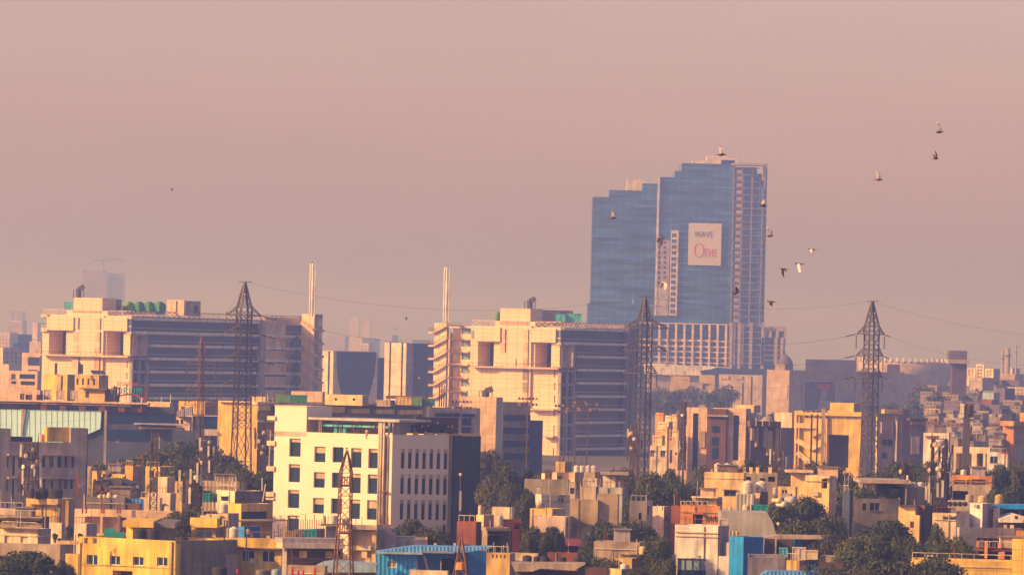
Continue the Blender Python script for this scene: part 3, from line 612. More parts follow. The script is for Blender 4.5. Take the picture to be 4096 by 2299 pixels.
add(PB,PB.l,'dark_slot','glassb',[(1556,1366,1560,1600),(1604,1370,1608,1600)],.05,.3)
add(PB,PB.r,'glass_wing','glassb|mull',[(1660,1375,1760,1600)],.05,1)
# ============================================================= hazy far right
X=B('mall','large hazy mall with a framed billboard and a dome, right of the skyscraper',3068,3158,3620,1480,d=2500,a=40,m='tan',mr='stone',par=.5)
add(X,X.r,'cornice','tan',[(3158,1484,3560,1503)],.05,1)
add(X,X.l,'panel','stone',[(3092,1535,3150,1600)],.05,.3)
m=MB(); X.r.px(m,3215,1524,3345,1660,.1,.5); bb=m.build('billboard','purple',X.hold)
m=MB()
for q in ((3214,1524,3217,1660),(3343,1524,3346,1620),(3214,1523,3346,1526)): X.r.px(m,*q,.5,.8)
m.build('frame','offwhite',bb)
f=X.r
def poly(f,pts,o0,o1,name,mat,p):
    P=[f.pt(*f.st(*q),o0) for q in pts]; return MB().prism(P,f.N*(o1-o0)).build(name,mat,p)
poly(f,[(3262,1532),(3318,1536),(3316,1556),(3305,1566),(3290,1560),(3280,1556),(3268,1552)],.52,.6,'red_shape','scarlet',bb)
poly(f,[(3284,1562),(3300,1560),(3305,1575),(3298,1600),(3344,1608),(3344,1650),(3262,1650),(3276,1600)],.52,.58,'pale_shape','lav',bb)
poly(f,[(3326,1530),(3338,1532),(3338,1542),(3326,1540)],.52,.6,'tan_shape','tan',bb)
m=MB(); X.r.px(m,3372,1583,3425,1625,.1,.6); sb=m.build('signboard','lav',X.hold)
m=MB()
for i in range(5): X.r.px(m,3378+i*8,1594+(i%2)*4,3382+i*8,1610,.62,.7)
m.build('lettering','greyd',sb)
c=W(3141,1440,2560); m=MB().lathe(Vector((c.x,c.y,c.z-2)),[(3.6,-3),(3.6,0),(3.2,1.6),(2.2,3.1),(1.0,4.1),(.3,4.6),(.1,5.4)],16); m.build('dome','purple',X.hold,True)
B('w','',3100,3140,3168,1458,d=2540,a=40,m='concrete',mr='purple',yb=1482,p=X.hold)
B('w','',3222,3223,3424,1436,d=2620,a=75,m='purple',mr='purple',p=X.root,par=.3)
B('apartment_block','small cream block behind hazy trees under the shell roof hall',2797,2860,2862,1500,d=2600,a=15,m='tan',mr='mauve',L=[(2810,1535,2840,1560,'o')])
B('apartment_block','low cream block half hidden by trees, right of the middle pylon',2682,2760,2762,1505,d=2620,a=15,m='tan')
X=B('apartment_block','hazy block with four tall pale piers left of the mall',2876,3050,3066,1500,d=2450,a=20,m='mauve',mr='mauve',par=.2)
add(X,X.l,'pier','tan',[(2881,1503,2915,1516),(2940,1505,2970,1516),(2988,1505,3003,1640),(2940,1530,2968,1640)],.05,.6)
X=empty('arena',Vector((W(3620,1500,2950).x,2950+40,0)),'wide pale drum shaped arena in haze left of the sign tower','arena')
c=W(3625,1445,2990); rr=(3820-3430)/2*2990/FPX; m=MB().lathe(Vector((c.x,c.y,0)),[(rr*.78,0),(rr*.82,c.z-14),(rr*.98,c.z-5),(rr,c.z-2),(rr*.97,c.z)],48); m.build('wall','stone',X,True)
m=MB()
for i in range(48): q=6.283*i/48; m.bar(Vector((c.x+math.cos(q)*rr*1.0,c.y+math.sin(q)*rr*1.0,c.z-.5)),Vector((c.x+math.cos(q)*rr*.97,c.y+math.sin(q)*rr*.97,c.z+1.6)),.9)
m.build('roof_ribs','offwhite',X)
X=B('office_block','low purple grey block in front of the arena',3490,3600,3684,1494,d=2700,a=60,m='mauve',mr='mauve',dep=10); B('w','',3548,3549,3600,1456,d=2760,a=75,m='brick',mr='brick',p=X.root)
B('warehouse','pale pink block directly left of the sign tower base',3705,3706,3812,1552,d=2300,a=70,m='pink',mr='pink')
# sign tower
X=empty('sign_tower',Vector((W(3835,1600,2150).x,2150,0)),'dark tower carrying a square dark sign box, right skyline','sign tower')
a_=W(3810,1445,2150); b_=W(3868,1445,2150); MB().abox(a_.x,b_.x,2150,2160,0,a_.z).build('shaft','ceram|tile',X)
a_=W(3797,1443,2148); b_=W(3869,1403,2148); MB().abox(a_.x,b_.x,2148,2160,a_.z+.6,b_.z).build('sign_box','purple',X)
MB().abox(a_.x-.3,b_.x+.9,2147.4,2161,a_.z-.9,a_.z+.55).build('ledge','mauve',X)
lettering('haldii',FRONT(3830,1420,2147.9),(3806,1410,3838,1418),.1,'mauve',X)
def hi(lb,x0,xm,x1,y,d,a=30,m='cream',mr=None,**k): return B('apartment_block',lb,x0,xm,x1,y,d=d,a=a,m=m,mr=mr,g='hazy blocks on the right skyline',**k)
hi('short sunlit cream block touching the sign tower on its right',3868,3902,3904,1471,2500,20,L=grid(3874,1478,2,14,5,3,9,4))
hi('tallest sunlit cream block right of the sign tower',3904,3937,3940,1456,2450,25,L=grid(3910,1464,2,12,6,5,13,6))
hi('sunlit cream block with a shaded grey right side and dark roof',3940,3974,4000,1474,2400,30,mr='mauve',L=grid(3948,1482,2,12,5,4,13,6))
hi('wide grey flat behind the three smoke stacks',4000,4060,4096,1495,2700,30,m='tan',mr='mauve')
hi('pinkish block at the right edge behind the smoke stacks',4020,4050,4080,1472,3100,30,m='pink',mr='mauve')
hi('long low grey block at the right edge, top row',4030,4100,4140,1548,2200,25,m='stone',mr='mauve',L=grid(4040,1556,5,14,6,2,14,5))
hi('small grey block under the sunlit trio on the right skyline',3880,3930,3975,1510,2200,40,m='mauve',mr='mauve')
hi('block with a pale blue upper wall below the sunlit trio',3930,3975,4000,1570,1950,20,m='sheetb',mr='mauve')
hi('block with a red wall below the pale blue one',3925,3968,3990,1598,1900,20,m='rust',mr='purple')
hi('dark blue grey block left of the orange one at the right edge',3985,4020,4060,1552,2050,60,m='purple',mr='purple')
for i,(x_,y_) in enumerate(((4012,1405),(4033,1393),(4066,1380))):
    b=W(x_-3,1480,2900); tp=W(x_,y_,2900); t=empty('smoke_stack',Vector((b.x,b.y,0)),['shortest and leftmost of three thin hazy smoke stacks','thickest, middle one of three thin hazy smoke stacks','tallest and rightmost of three thin hazy smoke stacks'][i],'chimney','smoke stacks'); w_=(.7,1.4,.5)[i]
    MB().lathe(Vector((b.x,b.y,0)),[(w_*1.1,0),(w_*.8,tp.z)],12).build('stack','mauve',t); MB().lathe(Vector((b.x,b.y,tp.z-4)),[(w_*1.3,0),(w_*1.3,.6)],12).build('platform','purple',t)
# far left hazy cluster
def hl(lb,x0,xm,x1,y,d,a=30,m='cream',mr='mauve',**k): return B('apartment_block',lb,x0,xm,x1,y,d=d,a=a,m=m,mr=mr,g='hazy blocks left of the left office',**k)
hl('faintest hazy tower at the far left edge',32,50,58,1242,11000,m='purple|floors'); hl('faint hazy slab beside the faintest tower, far left',70,90,104,1245,11500,m='purple')
hl('pale hazy block on the far left, third row',35,90,108,1282,8000,m='greyd|floors'); hl('slim hazy block just left of the left office',130,150,170,1290,7000,m='mauve|floors')
hl('hazy cream block at the far left edge, middle row',-20,40,75,1330,4800,m='stone',L=grid(0,1340,5,12,5,4,14,7))
hl('dark teal banded block far left',72,74,128,1337,3600,60,m='glassb',mr='glassb|floors'); hl('teal walled block in front of the banded one, far left',50,52,125,1372,3200,60,m='blued',mr='blued')
hl('cream flat roofed block touching the left office',118,165,200,1366,3000,m='stone'); X=hl('grey slab with cream parapet, far left',-30,12,94,1390,2700,60,m='cream2',mr='mauve',Rw=grid(25,1405,4,18,8,3,18,9))
X=hl('blue glass block with a cream frame left of the left office',88,160,170,1412,2200,12,m='cream2',L=[(112,1428,160,1462),(112,1478,150,1490)],glass='glassb')
hl('sunlit pink block at the left edge above the mall',-30,36,40,1456,1700,15,m='pink'); hl('block with small square windows above the mall roof, left',36,150,165,1484,1680,12,m='cream2',L=[(45,1495,62,1515),(78,1496,140,1515),(45,1524,66,1535),(82,1524,140,1540)])
# hazy backdrop between the offices
def hm_(lb,x0,xm,x1,y,d,a=30,m='greyd',mr='purple',**k): return B('apartment_block',lb,x0,xm,x1,y,d=d,a=a,m=m,mr=mr,g='faint blocks between the two offices',**k)
hm_('faint low block between the offices, upper left',1300,1380,1400,1345,9000); hm_('faint grey block above the bowl fronted office',1395,1450,1520,1352,8500,m='mauve'); hm_('faint tall pair half, left, between the offices',1400,1435,1440,1270,15000,m='mauve'); hm_('faint tall pair half, right, between the offices',1452,1480,1486,1285,15500,m='mauve')
hm_('faint dark roofed block above the pink piered office',1540,1570,1594,1340,8000,60); hm_('faint block right of the dark roofed one between the offices',1600,1650,1720,1358,7500); hm_('pale block rising behind the bowl fronted office',1440,1475,1500,1372,6500,m='stone',L=grid(1446,1382,2,14,5,2,14,7))
# ============================================================= mall on the left (glass with its bright reflection painted on)
d=1180; X=B('shopping_mall','long dark mall with mirror glass wall and a flat roof slab, left edge',-60,700,706,1628,d=d,a=8,m='navy',mr='purple',par=.1); MALL=X; f=X.l; B('w','',690,800,806,1722,d=1150,a=8,m='navy',p=X.root,par=.2)
m=MB(); f.px(m,-60,1603,592,1609,.1,3); m.build('roof_slab','cream2',X.hold)
m=MB(); f.px(m,-60,1610,592,1616,.1,2.6); m.build('slab_edge','brownd',X.hold)
add(X,f,'fascia','ceram',[(-60,1618,592,1633)],.05,.5)
add(X,f,'pier','orange',[(162,1620,186,1637),(240,1622,264,1639),(316,1623,342,1641),(394,1625,420,1643),(473,1628,498,1646),(549,1631,568,1648)],.55,1.0)
add(X,f,'louvre','brown',[(10,1618,75,1629),(130,1620,160,1630),(190,1622,235,1634),(528,1630,546,1644)],.55,.8)
def mirror(pts):  # sky reflection in the glass, painted as a pale cyan outline
    g=poly(f,pts,.3,.9,'painted_reflection','mirror',X.hold); xs=[p[0] for p in pts]; ys=[p[1] for p in pts]
    for k in range(int(min(xs))+12,int(max(xs)),22):
        ins=[]
        for i in range(len(pts)):
            (xa,ya),(xb,yb)=pts[i],pts[(i+1)%len(pts)]
            if (xa-k)*(xb-k)<0: ins.append(ya+(yb-ya)*(k-xa)/(xb-xa))
        if len(ins)>=2: m=MB(); m.bar(f.pt(*f.st(k,min(ins)),.93),f.pt(*f.st(k,max(ins)),.93),.07); m.build('mullion','tan',g)
mirror([(-50,1633),(90,1636),(88,1745),(-50,1760)]); mirror([(112,1637),(410,1643),(404,1714),(350,1738),(230,1775),(88,1775),(96,1700)])
m=MB(); m.prism([f.pt(*f.st(*q),.2) for q in ((92,1634),(110,1637),(94,1740),(88,1740))],f.N*1.2); m.build('column','mauve',X.hold)
add(X,f,'glass_wall','glassb|mull',[(414,1650,690,1692),(414,1718,600,1760)],.05,.3)
m=MB(); f.px(m,535,1693,760,1699,.1,4); m.build('canopy','mauve',X.hold); m=MB(); f.px(m,555,1708,730,1716,.1,2); m.build('canopy_soffit','tan',X.hold)
# rooms on the mall roof
Y=B('roof_room','ochre lift house with two yellow walls on the mall roof, left',175,270,300,1497,d=1215,a=35,m='yellow',mr='tan',yb=1606,par=.2)
add(Y,Y.l,'recess','tan',[(228,1500,244,1560)],.05,.4)
Y=B('roof_room','second ochre roof house with a tilted solar panel, mall roof',300,396,434,1500,d=1222,a=35,m='ochre',mr='tan',yb=1606,par=.2,L=grid(306,1512,4,22,8,1,9,26))
p_=W(362,1485,1225); MB().prism([W(362,1484,1225),W(414,1486,1225),W(423,1497,1222),W(370,1496,1222)],(0,.1,.25)).build('solar_panel','navy',Y.hold)
m=MB()
for xx in (315,322,329): m.bar(W(xx,1495,1222),W(xx,1456,1222),.35)
m.bar(W(322,1456,1222),W(315,1452,1222),.5); m.build('vent_pipes','steel',Y.hold)
Y=B('roof_room','low ochre room with a dark roof line in front, mall roof',320,420,470,1556,d=1195,a=30,m='ochre',mr='brown',yb=1606,par=.2,L=[(342,1566,356,1590,'d')]); m=MB(); f=Y.l; f.px(m,316,1552,425,1557,.05,1.5); m.build('eave','brown',Y.hold)
Y=B('roof_room','long sand coloured parapet room at the left end of the mall roof',-40,160,172,1560,d=1200,a=12,m='cream2',mr='tan',yb=1606,par=.2,L=[(80,1574,96,1600),(102,1578,128,1600,'d')])
for i,(x0,x1,y0) in enumerate(((175,205,1560),(225,258,1564),(282,312,1564))): boxtank(x0,x1,y0,1600,1190,'pink',['pale cabinet on the mall roof, leftmost of three','pale cabinet on the mall roof, middle of three','pale cabinet on the mall roof, rightmost of three'][i],2,'pale cabinets on the mall roof')
boxtank(147,172,1580,1606,1189,'black','black cabinet on the mall roof beside the pale ones',2)
pole(223,1452,1497,1216,'thick short pipe above the ochre lift house',.5)
# SPLENDOR FORUM sign
SG=empty('rooftop_sign',W(520,1606,1188),'rooftop lettering with a red arch, green and red letters on the mall','sign'); ff=FRONT(520,1560,1188)
lettering('SPLENDOR',ff,(470,1528,551,1541),0,'scarlet',SG); lettering('FORUM',ff,(445,1549,569,1577),0,'teal',SG,ext=.3)
m=MB(); P=[W(460+i*10.8,1590-13*math.sin(math.pi*(i+.6)/11.5)+ (0 if i<6 else (i-6)*.6),1187.5) for i in range(12)]
for i in range(11): m.bar(P[i],P[i+1],.28)
m.build('arch','scarlet',SG)
m=MB()
for xx in (458,480,505,530,555,572): m.bar(W(xx,1606,1188.6),W(xx,1540,1188.6),.1)
m.build('sign_frame','steel',SG)
mast(460,1545,1606,22,1186,'dark mast hung with boxes in front of the red and green lettering',5,n=5,dishes=0,ant='ceram',col='steel')
mast(580,1556,1640,16,1180,'rusty thin mast at the right end of the mall roof',6,n=3,dishes=0,col='rust')
# ============================================================= mid layer, left
B('roof_house','cream flat roofed building with dark opening right of the mall sign',585,680,692,1607,d=1215,a=15,m='lemon',mr='mauve',L=[(605,1632,655,1655,'o')],cat='building')
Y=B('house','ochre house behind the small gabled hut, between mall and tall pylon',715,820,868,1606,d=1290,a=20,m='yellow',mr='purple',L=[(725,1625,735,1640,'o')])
Y=B('hut','little cream hut with mauve lean-to roof and two dark windows, by the thin pylon',690,760,768,1666,d=1200,a=20,m='cream2',mr='mauve',L=[(705,1678,716,1695),(722,1677,733,1695)])
MB().prism([W(690,1648,1198),W(766,1625,1198),W(768,1662,1198),W(700,1664,1198)],(0,6,0)).build('lean_to','lav|corr',Y.hold)
Y=B('warehouse','long dark green roofed shed with a white lower band behind the left pylon',770,925,926,1662,d=1255,a=8,m='glassb',mr='purple'); add(Y,Y.l,'white_band','lav|corr',[(805,1716,923,1742)],.05,.5); add(Y,Y.l,'roof_edge','mauve',[(770,1660,925,1665)],.05,.6)
# long building behind the white one
d=1230; Y=B('commercial_block','long low orange building with panelled parapet behind the white office',872,1032,1722,1608,d=d,a=22,m='yellow',mr='ceram',par=.1); LB=Y
m=MB(); Y.r.px(m,1030,1607,1722,1618,.1,1.6); m.build('parapet_band','cream',Y.hold); m=MB(); Y.l.px(m,872,1603,1034,1609,.1,1.0); m.build('parapet_band','cream',Y.hold)
add(Y,Y.r,'orange_panel','yellow',[(1033,1621,1083,1641),(1306,1626,1380,1650),(1405,1635,1479,1652),(1505,1637,1578,1654),(1601,1639,1690,1656)],1.0,1.8)
add(Y,Y.r,'glass_band','glassb',[(1033,1645,1083,1678),(1306,1654,1370,1680),(1300,1656,1710,1690)],.05,.3)
add(Y,Y.r,'spandrel','lemon',[(1030,1680,1100,1689),(1030,1733,1098,1743),(1030,1787,1096,1797)],.1,1.6)
m=MB(); Y.r.px(m,1706,1619,1720,1668,.1,1.4); m.build('end_pier','cream',Y.hold)
add(Y,Y.r,'glass_wall','glassb',[(1033,1692,1098,1731),(1033,1746,1098,1785),(1033,1800,1098,1860)],.05,.3)
Y=B('w','',1300,1450,1474,1580,d=1250,a=20,m='lemon',mr='mauve',yb=1622,p=LB.root,L=[(1338,1591,1349,1601),(1410,1592,1421,1602)])
boxtank(1100,1160,1580,1608,1236,'greenl','light green panel tank on the orange building roof',5,'green panel tanks'); boxtank(1162,1228,1582,1610,1236,'green','dark green panel tank beside the light green one',4,'green panel tanks')
boxtank(1583,1645,1590,1621,1245,'yellow','yellow panel tank under a dark canopy on the long roof',4,'long roof panel tanks'); boxtank(1648,1686,1592,1624,1245,'greenl','light green panel tank right of the yellow one',3,'long roof panel tanks'); boxtank(1688,1740,1596,1626,1246,'green','dark green panel tank at the roof end right of the yellow one',4,'long roof panel tanks')
t=empty('canopy',W(1540,1592,1250),'dark flat canopy over the yellow and green tanks on the long roof'); a_=W(1545,1578,1250);b_=W(1702,1586,1250); MB().abox(a_.x,b_.x,1248,1258,a_.z-.8,a_.z-.2).build('roof_sheet','brown',t)
m=MB()
for xx in (1548,1600,1650,1700): m.bar(W(xx,1582,1249),W(xx,1620,1249),.2)
m.build('posts','steel',t)
Y=B('roof_room','cream rooftop room left of the tall tank pair, long building',1000,1062,1066,1586,d=1240,a=12,m='lemon',yb=1606); Y=B('roof_room','pale low rooftop room behind the tanks, long building',1165,1290,1300,1566,d=1270,a=12,m='cream2',mr='mauve',yb=1608)
Y=B('roof_room','tan stepped rooftop rooms left of the yellow tank',1500,1562,1580,1600,d=1250,a=25,m='tan',mr='mauve',yb=1625,L=[(1480,1604,1498,1618,'o')])
pole(1676,1515,1586,1252,'thin antenna pole with an orange ball above the canopy',.12,head='lamp')
for i in range(3): pole(1757+i*9,1540,1626,1242,['left one of three dark vent pipes before the right office','middle one of three dark vent pipes before the right office','right one of three dark vent pipes before the right office'][i],.28,'steel','vent_pipe','pipe',g='vent pipes')
# purple office with wall letters, stone block, banded block
d=1120; Y=B('office_block','purple glass office with small wall letters behind the white office',1716,1717,1922,1630,d=d,a=68,m='purple',mr='mauve',par=.2)
add(Y,Y.r,'glass_strip','glassb',[(1742,1653,1900,1666),(1845,1672,1885,1700),(1845,1708,1882,1738)],.05,.3)
lettering('9d2  dnsbndlb',Y.r,(1726,1636,1850,1646),.1,'lav',Y.hold)
pole(1843,1618,1745,1100,'tall pole with four dark floodlights above the purple office',.25,'steelp','floodlight_pole','floodlight',head='flood')
Y=B('office_block','stone clad office with gridded joints left of the banded block',1838,1986,2012,1588,d=1300,a=20,m='cream2|tile',mr='glassl',par=.2)
Y=B('office_block','banded grey and cream office with dark window strips',2000,2012,2122,1606,d=1330,a=60,m='cream2|tile',mr='tan|tile',par=.2)
add(Y,Y.r,'window_strip','glassb|mull',[(2014,1658,2122,1682),(2014,1710,2120,1734),(2014,1762,2118,1786),(2014,1812,2116,1838)],.05,.3)
B('w','',2118,2119,2172,1682,d=1320,a=70,m='navy',mr='glassb|mull',p=Y.root)
cowl(1942,1553,1590,1305,'small bent dark exhaust on the stone office roof')
# ============================================================= mid layer, right
d=1290; Y=B('office_block','brick and cream office with two dark glass slots, right of the cell mast',2742,2985,3004,1634,d=d,a=16,m='cream2|tile',mr='mauve',par=.3,rec=.4,glass='glassb',
  L=[(2770,1652,2792,1880),(2932,1660,2955,1840)])
m=MB(); Y.l.px(m,2826,1634,2903,1900,.05,1.2); c_=m.build('brick_bay','plum',Y.hold); addp(Y.l,'window','glassb',[(2848,1702,2875,1728),(2846,1746,2872,1780),(2846,1790,2870,1832)],1.22,1.4,c_)
m=MB(); Y.l.px(m,2820,1659,2912,1665,1.2,2.2); m.build('ledge','tan',Y.hold)
add(Y,Y.l,'louvre','tan|tile',[(2797,1724,2820,1790)],.05,.4); add(Y,Y.r,'window','glassb',[(2992,1660,2999,1840)],.05,.3)
B('w','',2940,3016,3042,1620,d=1300,a=20,m='lemon',mr='mauve',yb=1650,p=Y.root)
Y2=B('office_block','lower brick wing with pale piers joining the brick and cream office',3000,3004,3123,1686,d=1250,a=65,m='plum',mr='plum',par=.3)
add(Y2,Y2.r,'pier','tan',[(3008,1712,3020,1760),(3026,1710,3034,1786),(3058,1710,3070,1790),(3072,1722,3092,1820),(3104,1712,3116,1830)],.1,.9)
add(Y2,Y2.r,'cornice','brown',[(3000,1684,3125,1705)],.05,1.4)
c=W(3073,1668,1262); MB().lathe(Vector((c.x,c.y,c.z-1.2)),[(1.6,0),(1.5,.6),(1.0,1.2),(.3,1.5)],14).build('roof_dome','mauve',Y2.hold,True)
B('office_block','dark block between the brick wing and the yellow office',3122,3123,3178,1712,d=1260,a=70,m='purple',mr='purple')
Y=B('roof_room','cream rooftop rooms between the brick office and the yellow office',3098,3168,3180,1650,d=1500,a=20,m='cream',cat='building')
d=1330; Y=B('office_block','wide yellow office with a zigzag outside stair and a dark gate',3178,3448,3516,1648,d=d,a=14,m='yellow',mr='cream2',par=.3,rec=.6,L=[(3306,1738,3394,1870,'o')])
m=MB(); Y.l.px(m,3178,1650,3450,1662,.05,.9); m.build('parapet_band','yellow',Y.hold)
f=Y.l; m=MB(); 
for q in (((3190,1760),(3245,1790)),((3245,1740),(3298,1715)),((3190,1808),(3245,1850)),((3245,1792),(3298,1768)),((3190,1700),(3298,1704))): m.bar(f.pt(*f.st(*q[0]),.6),f.pt(*f.st(*q[1]),.6),.8,1.2)
m.build('stair_flight','lemon',Y.hold)
m=MB()
for xx in (3180,3192,3296,3303): f.px(m,xx,1664,xx+4,1880,.05,.8)
m.build('pilaster','lemon',Y.hold)
B('w','',3320,3416,3440,1612,d=1345,a=14,m='yellow',mr='tan',yb=1655,p=Y.root)
d=1310; Y=B('office_block','grey office with a purple fin tower and yellow strip right of the far pylon',3505,3512,3610,1655,d=d,a=62,m='lemon',mr='mauve|tile',par=.3)
add(Y,Y.r,'yellow_strip','yellow',[(3538,1637,3609,1653)],.1,1.5); add(Y,Y.r,'panel','lav',[(3526,1686,3573,1732)],.1,.5); add(Y,Y.r,'window','glass',[(3530,1756,3546,1780),(3552,1757,3570,1782),(3530,1812,3548,1832)],.05,.3)
m=MB()
for xx in (3588,3597,3604): Y.r.px(m,xx,1660,xx+3,1860,.1,1.2)
m.build('fin','lav',Y.hold)
B('w','',3610,3611,3643,1638,d=1300,a=70,m='purple',mr='purple',p=Y.root,par=.2)
Q=B('w','',3642,3643,3700,1678,d=1300,a=70,m='purple',mr='purple',p=Y.root,par=.2); add(Y,Q.r,'flared_roof','ceram',[(3640,1672,3712,1681)],.1,2); add(Y,Q.r,'panel','mauve',[(3646,1744,3678,1815)],.05,.3); add(Y,Q.r,'strip','tan',[(3645,1686,3700,1696)],.05,.4)
Y=B('house','white house with a slanted red awning beside the cluttered cell mast',3694,3796,3802,1732,d=1150,a=15,m='white',mr='mauve',L=[(3720,1775,3728,1790)]); MB().prism([W(3700,1744,1149),W(3760,1744,1149),W(3752,1756,1147),W(3712,1756,1147)],(0,.5,.1)).build('awning','rust',Y.hold)
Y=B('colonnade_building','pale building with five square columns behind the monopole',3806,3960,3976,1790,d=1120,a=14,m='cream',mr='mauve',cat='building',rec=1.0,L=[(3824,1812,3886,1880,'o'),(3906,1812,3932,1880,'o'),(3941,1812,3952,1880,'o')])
Y=B('house','white low house with a red patch right of the colonnade',3948,4030,4036,1808,d=1100,a=12,m='white',L=[(3960,1824,3990,1850)]); MB().abox(W(4004,1808,1099).x,W(4030,1808,1099).x,1098.6,1098.9,W(4004,1814,1099).z,W(4004,1807,1099).z).build('sign_strip','scarlet',Y.hold)
Y=B('office_block','orange tiled office with overhanging parapet at the right edge',4012,4056,4140,1698,d=1290,a=35,m='orange|tile',mr='tan',par=.3,Rw=grid(4070,1756,3,9,4,1,9,22)); add(Y,Y.l,'parapet','orange',[(4001,1683,4058,1702)],.05,1.5); add(Y,Y.r,'parapet','tan',[(4056,1685,4140,1704)],.05,1.5)
B('apartment_block','orange block peeking above the orange tiled office, right edge',4080,4100,4140,1650,d=1500,a=35,m='orange')
# hazy rows of small houses on the right and behind the middle pylon
ROWS=[('r0','highest',3880,4090,1520,2450,3,'m'),('r1','second highest',3690,4096,1541,2320,5,'m'),('r2','third highest',3680,4096,1560,2200,5,'m'),('r3','fourth highest',3690,4096,1580,2080,5,'m'),('r4','fifth highest',3700,4090,1599,1960,5,'m'),('r5','sixth highest',3700,4080,1617,1860,5,'m'),('r6','middle',3705,4040,1635,1770,5,'m'),('r7','seventh lowest',3710,4020,1652,1690,5,'c'),('r8','sixth lowest',3712,4015,1669,1610,5,'c'),('r9','fifth lowest',3710,4010,1686,1540,5,'c'),('r10','fourth lowest',3712,4005,1703,1470,5,'c'),('r11','third lowest',3712,4005,1720,1400,5,'c'),('r12','second lowest',3805,4005,1738,1340,4,'c'),('r13','lowest',3805,4005,1757,1270,4,'c'),('pylon','upper',2625,2722,1655,1440,3,'o'),('pylonb','middle',2628,2725,1684,1380,3,'o'),('pylonc','lower',2625,2725,1712,1320,3,'o'),('pylond','lowest',2610,2728,1746,1250,3,'o')]
ORD=['first','second','third','fourth','fifth','sixth','seventh','eighth','ninth']
rr_=random.Random(4)
for nm,wd,xa,xb,y,dd,n,c_ in ROWS:
    x_=xa
    for i in range(n):
        wdt=(xb-xa)/n*rr_.uniform(.9,1.5); x0=xa+(xb-xa)*i/n+rr_.uniform(-4,4); yy=y+rr_.uniform(-5,8)+(x0-xa)*TR*.6
        mc=rr_.choice({'m':['greyd','concrete','purple','greyd','purple','greyd','purple','concrete','tan'],'c':['tan','concrete','greyd','mauve','brown','greyd','cream2','grey'],'o':['lemon','orange','cream','cream2']}[c_]); k=rr_.uniform(.45,.85)
        lb=(f'{ORD[i]} house from the left, {wd} hazy row near the monopole' if 'pylon' not in nm else f'{ORD[i]} small sunlit house from the left in the {wd} row right of the middle pylon')
        xm=x0+wdt*k; ws=[(x0+wdt*k*(.1+.22*q),yy+5,x0+wdt*k*(.2+.22*q),yy+11) for q in range(4)] if rr_.random()<.7 else []
        Y=B('house',lb,x0,xm,x0+wdt,yy,d=dd+rr_.uniform(-40,40),a=rr_.choice([20,30,40]),m=mc,mr=rr_.choice(['mauve','tan',None]),L=ws,g='hazy houses on the right' if 'pylon' not in nm else 'sunlit houses by the middle pylon',cat='dwelling' if False else None)
        if c_!='m' and rr_.random()<.35: B('w','',x0+wdt*.2,x0+wdt*.45,x0+wdt*.6,yy-rr_.uniform(8,14),d=Y.d+3,a=25,m=mc,yb=yy+2,p=Y.root,par=.1)
Y=B('house','cream two storey house with two dark windows under the middle pylon, right',2600,2668,2676,1782,d=1170,a=12,m='cream',L=[(2601,1802,2616,1822),(2642,1802,2660,1824)]); Y=B('house','cream house with a slim dark door left of the brick and cream office',2676,2716,2722,1776,d=1180,a=12,m='cream2',L=[(2680,1798,2688,1850,'d'),(2700,1808,2708,1818)])
# ============================================================= white office (hero)
d=820; lw=[]
for j,(dx,y) in enumerate(((0,0),(-3,102),(-6,205))):
    lw+=[(1157+dx,1753+y,1203+dx,1825+y,'b'),(1257+dx,1785+y,1302+dx,1847+y,'B'),(1330+dx,1787+y,1374+dx,1848+y,'w'),(1403+dx,1791+y,1446+dx,1869+y,'b'),(1473+dx,1794+y,1517+dx,1872+y,'b' if j<2 else 'B')]
lw.append((1149,2060,1195,2122,'b'))
rw=[]
for j,y in enumerate((1793,1895,1997)):
    for i in range(7): rw.append((1604+i*28.6-j*2.3,y+i*.6,1619+i*28.6-j*2.3,y+79+i*.6,'b'))
rw.append((1770,2094,1786,2130,'b'))
WB=B('office_building','white five storey office with square windows, slit windowed side and roof terrace',1098,1570,1797,1738,d=d,a=30,m='paint|clean',mr='paint|clean',L=lw,Rw=rw,par=.4,rec=.45,recR=.14,cat='office building')
fl,fr=WB.l,WB.r
m=MB(); fl.px(m,1099,1626,1226,1745,-7,.0); tb=m.build('stair_tower','paint|clean',WB.hold); m=MB(); fl.px(m,1098,1621,1227,1626,-7.1,.05); m.build('coping','cream',tb)
add(WB,fl,'balcony_slab','cream',[(1068,1663,1100,1679),(1067,1762,1098,1781),(1065,1864,1096,1883),(1063,1966,1094,1985),(1063,1990,1094,1998),(1061,2067,1092,2084)],-3,.3)
m=MB(); fr.px(m,1797,1739,1818,2200,-.1,.15); m.build('grey_strip','tan',WB.hold)
m=MB(); fr.px(m,1814,1743,1919,2200,-6,.5); cg=m.build('curtain_glass','glass|mull',WB.hold); m=MB(); fr.px(m,1812,1735,1921,1741,-6,.6); m.build('coping','ochre',cg)
for k,xx in enumerate((1526,1534,1545)):
    p0=fl.pt(fl.st(xx,1688+ (k==0)*8)[0],fl.st(xx,1690)[1],.5); p1=fl.pt(fl.st(xx-8,2110)[0],fl.st(xx,2110)[1],.5); p1.x=p0.x;p1.y=p0.y
    MB().lathe(p1,[(.16,0),(.16,p0.z-p1.z)],10).build('drain_pipe','pipe',WB.hold,True)
m=MB(); fl.px(m,1516,1964,1545,1968,.3,.8); m.build('pipe_bracket','brown',WB.hold)
m=MB(); fl.px(m,1524,1745,1550,2120,.02,.2); m.build('pipe_chase','tan|stain',WB.hold)
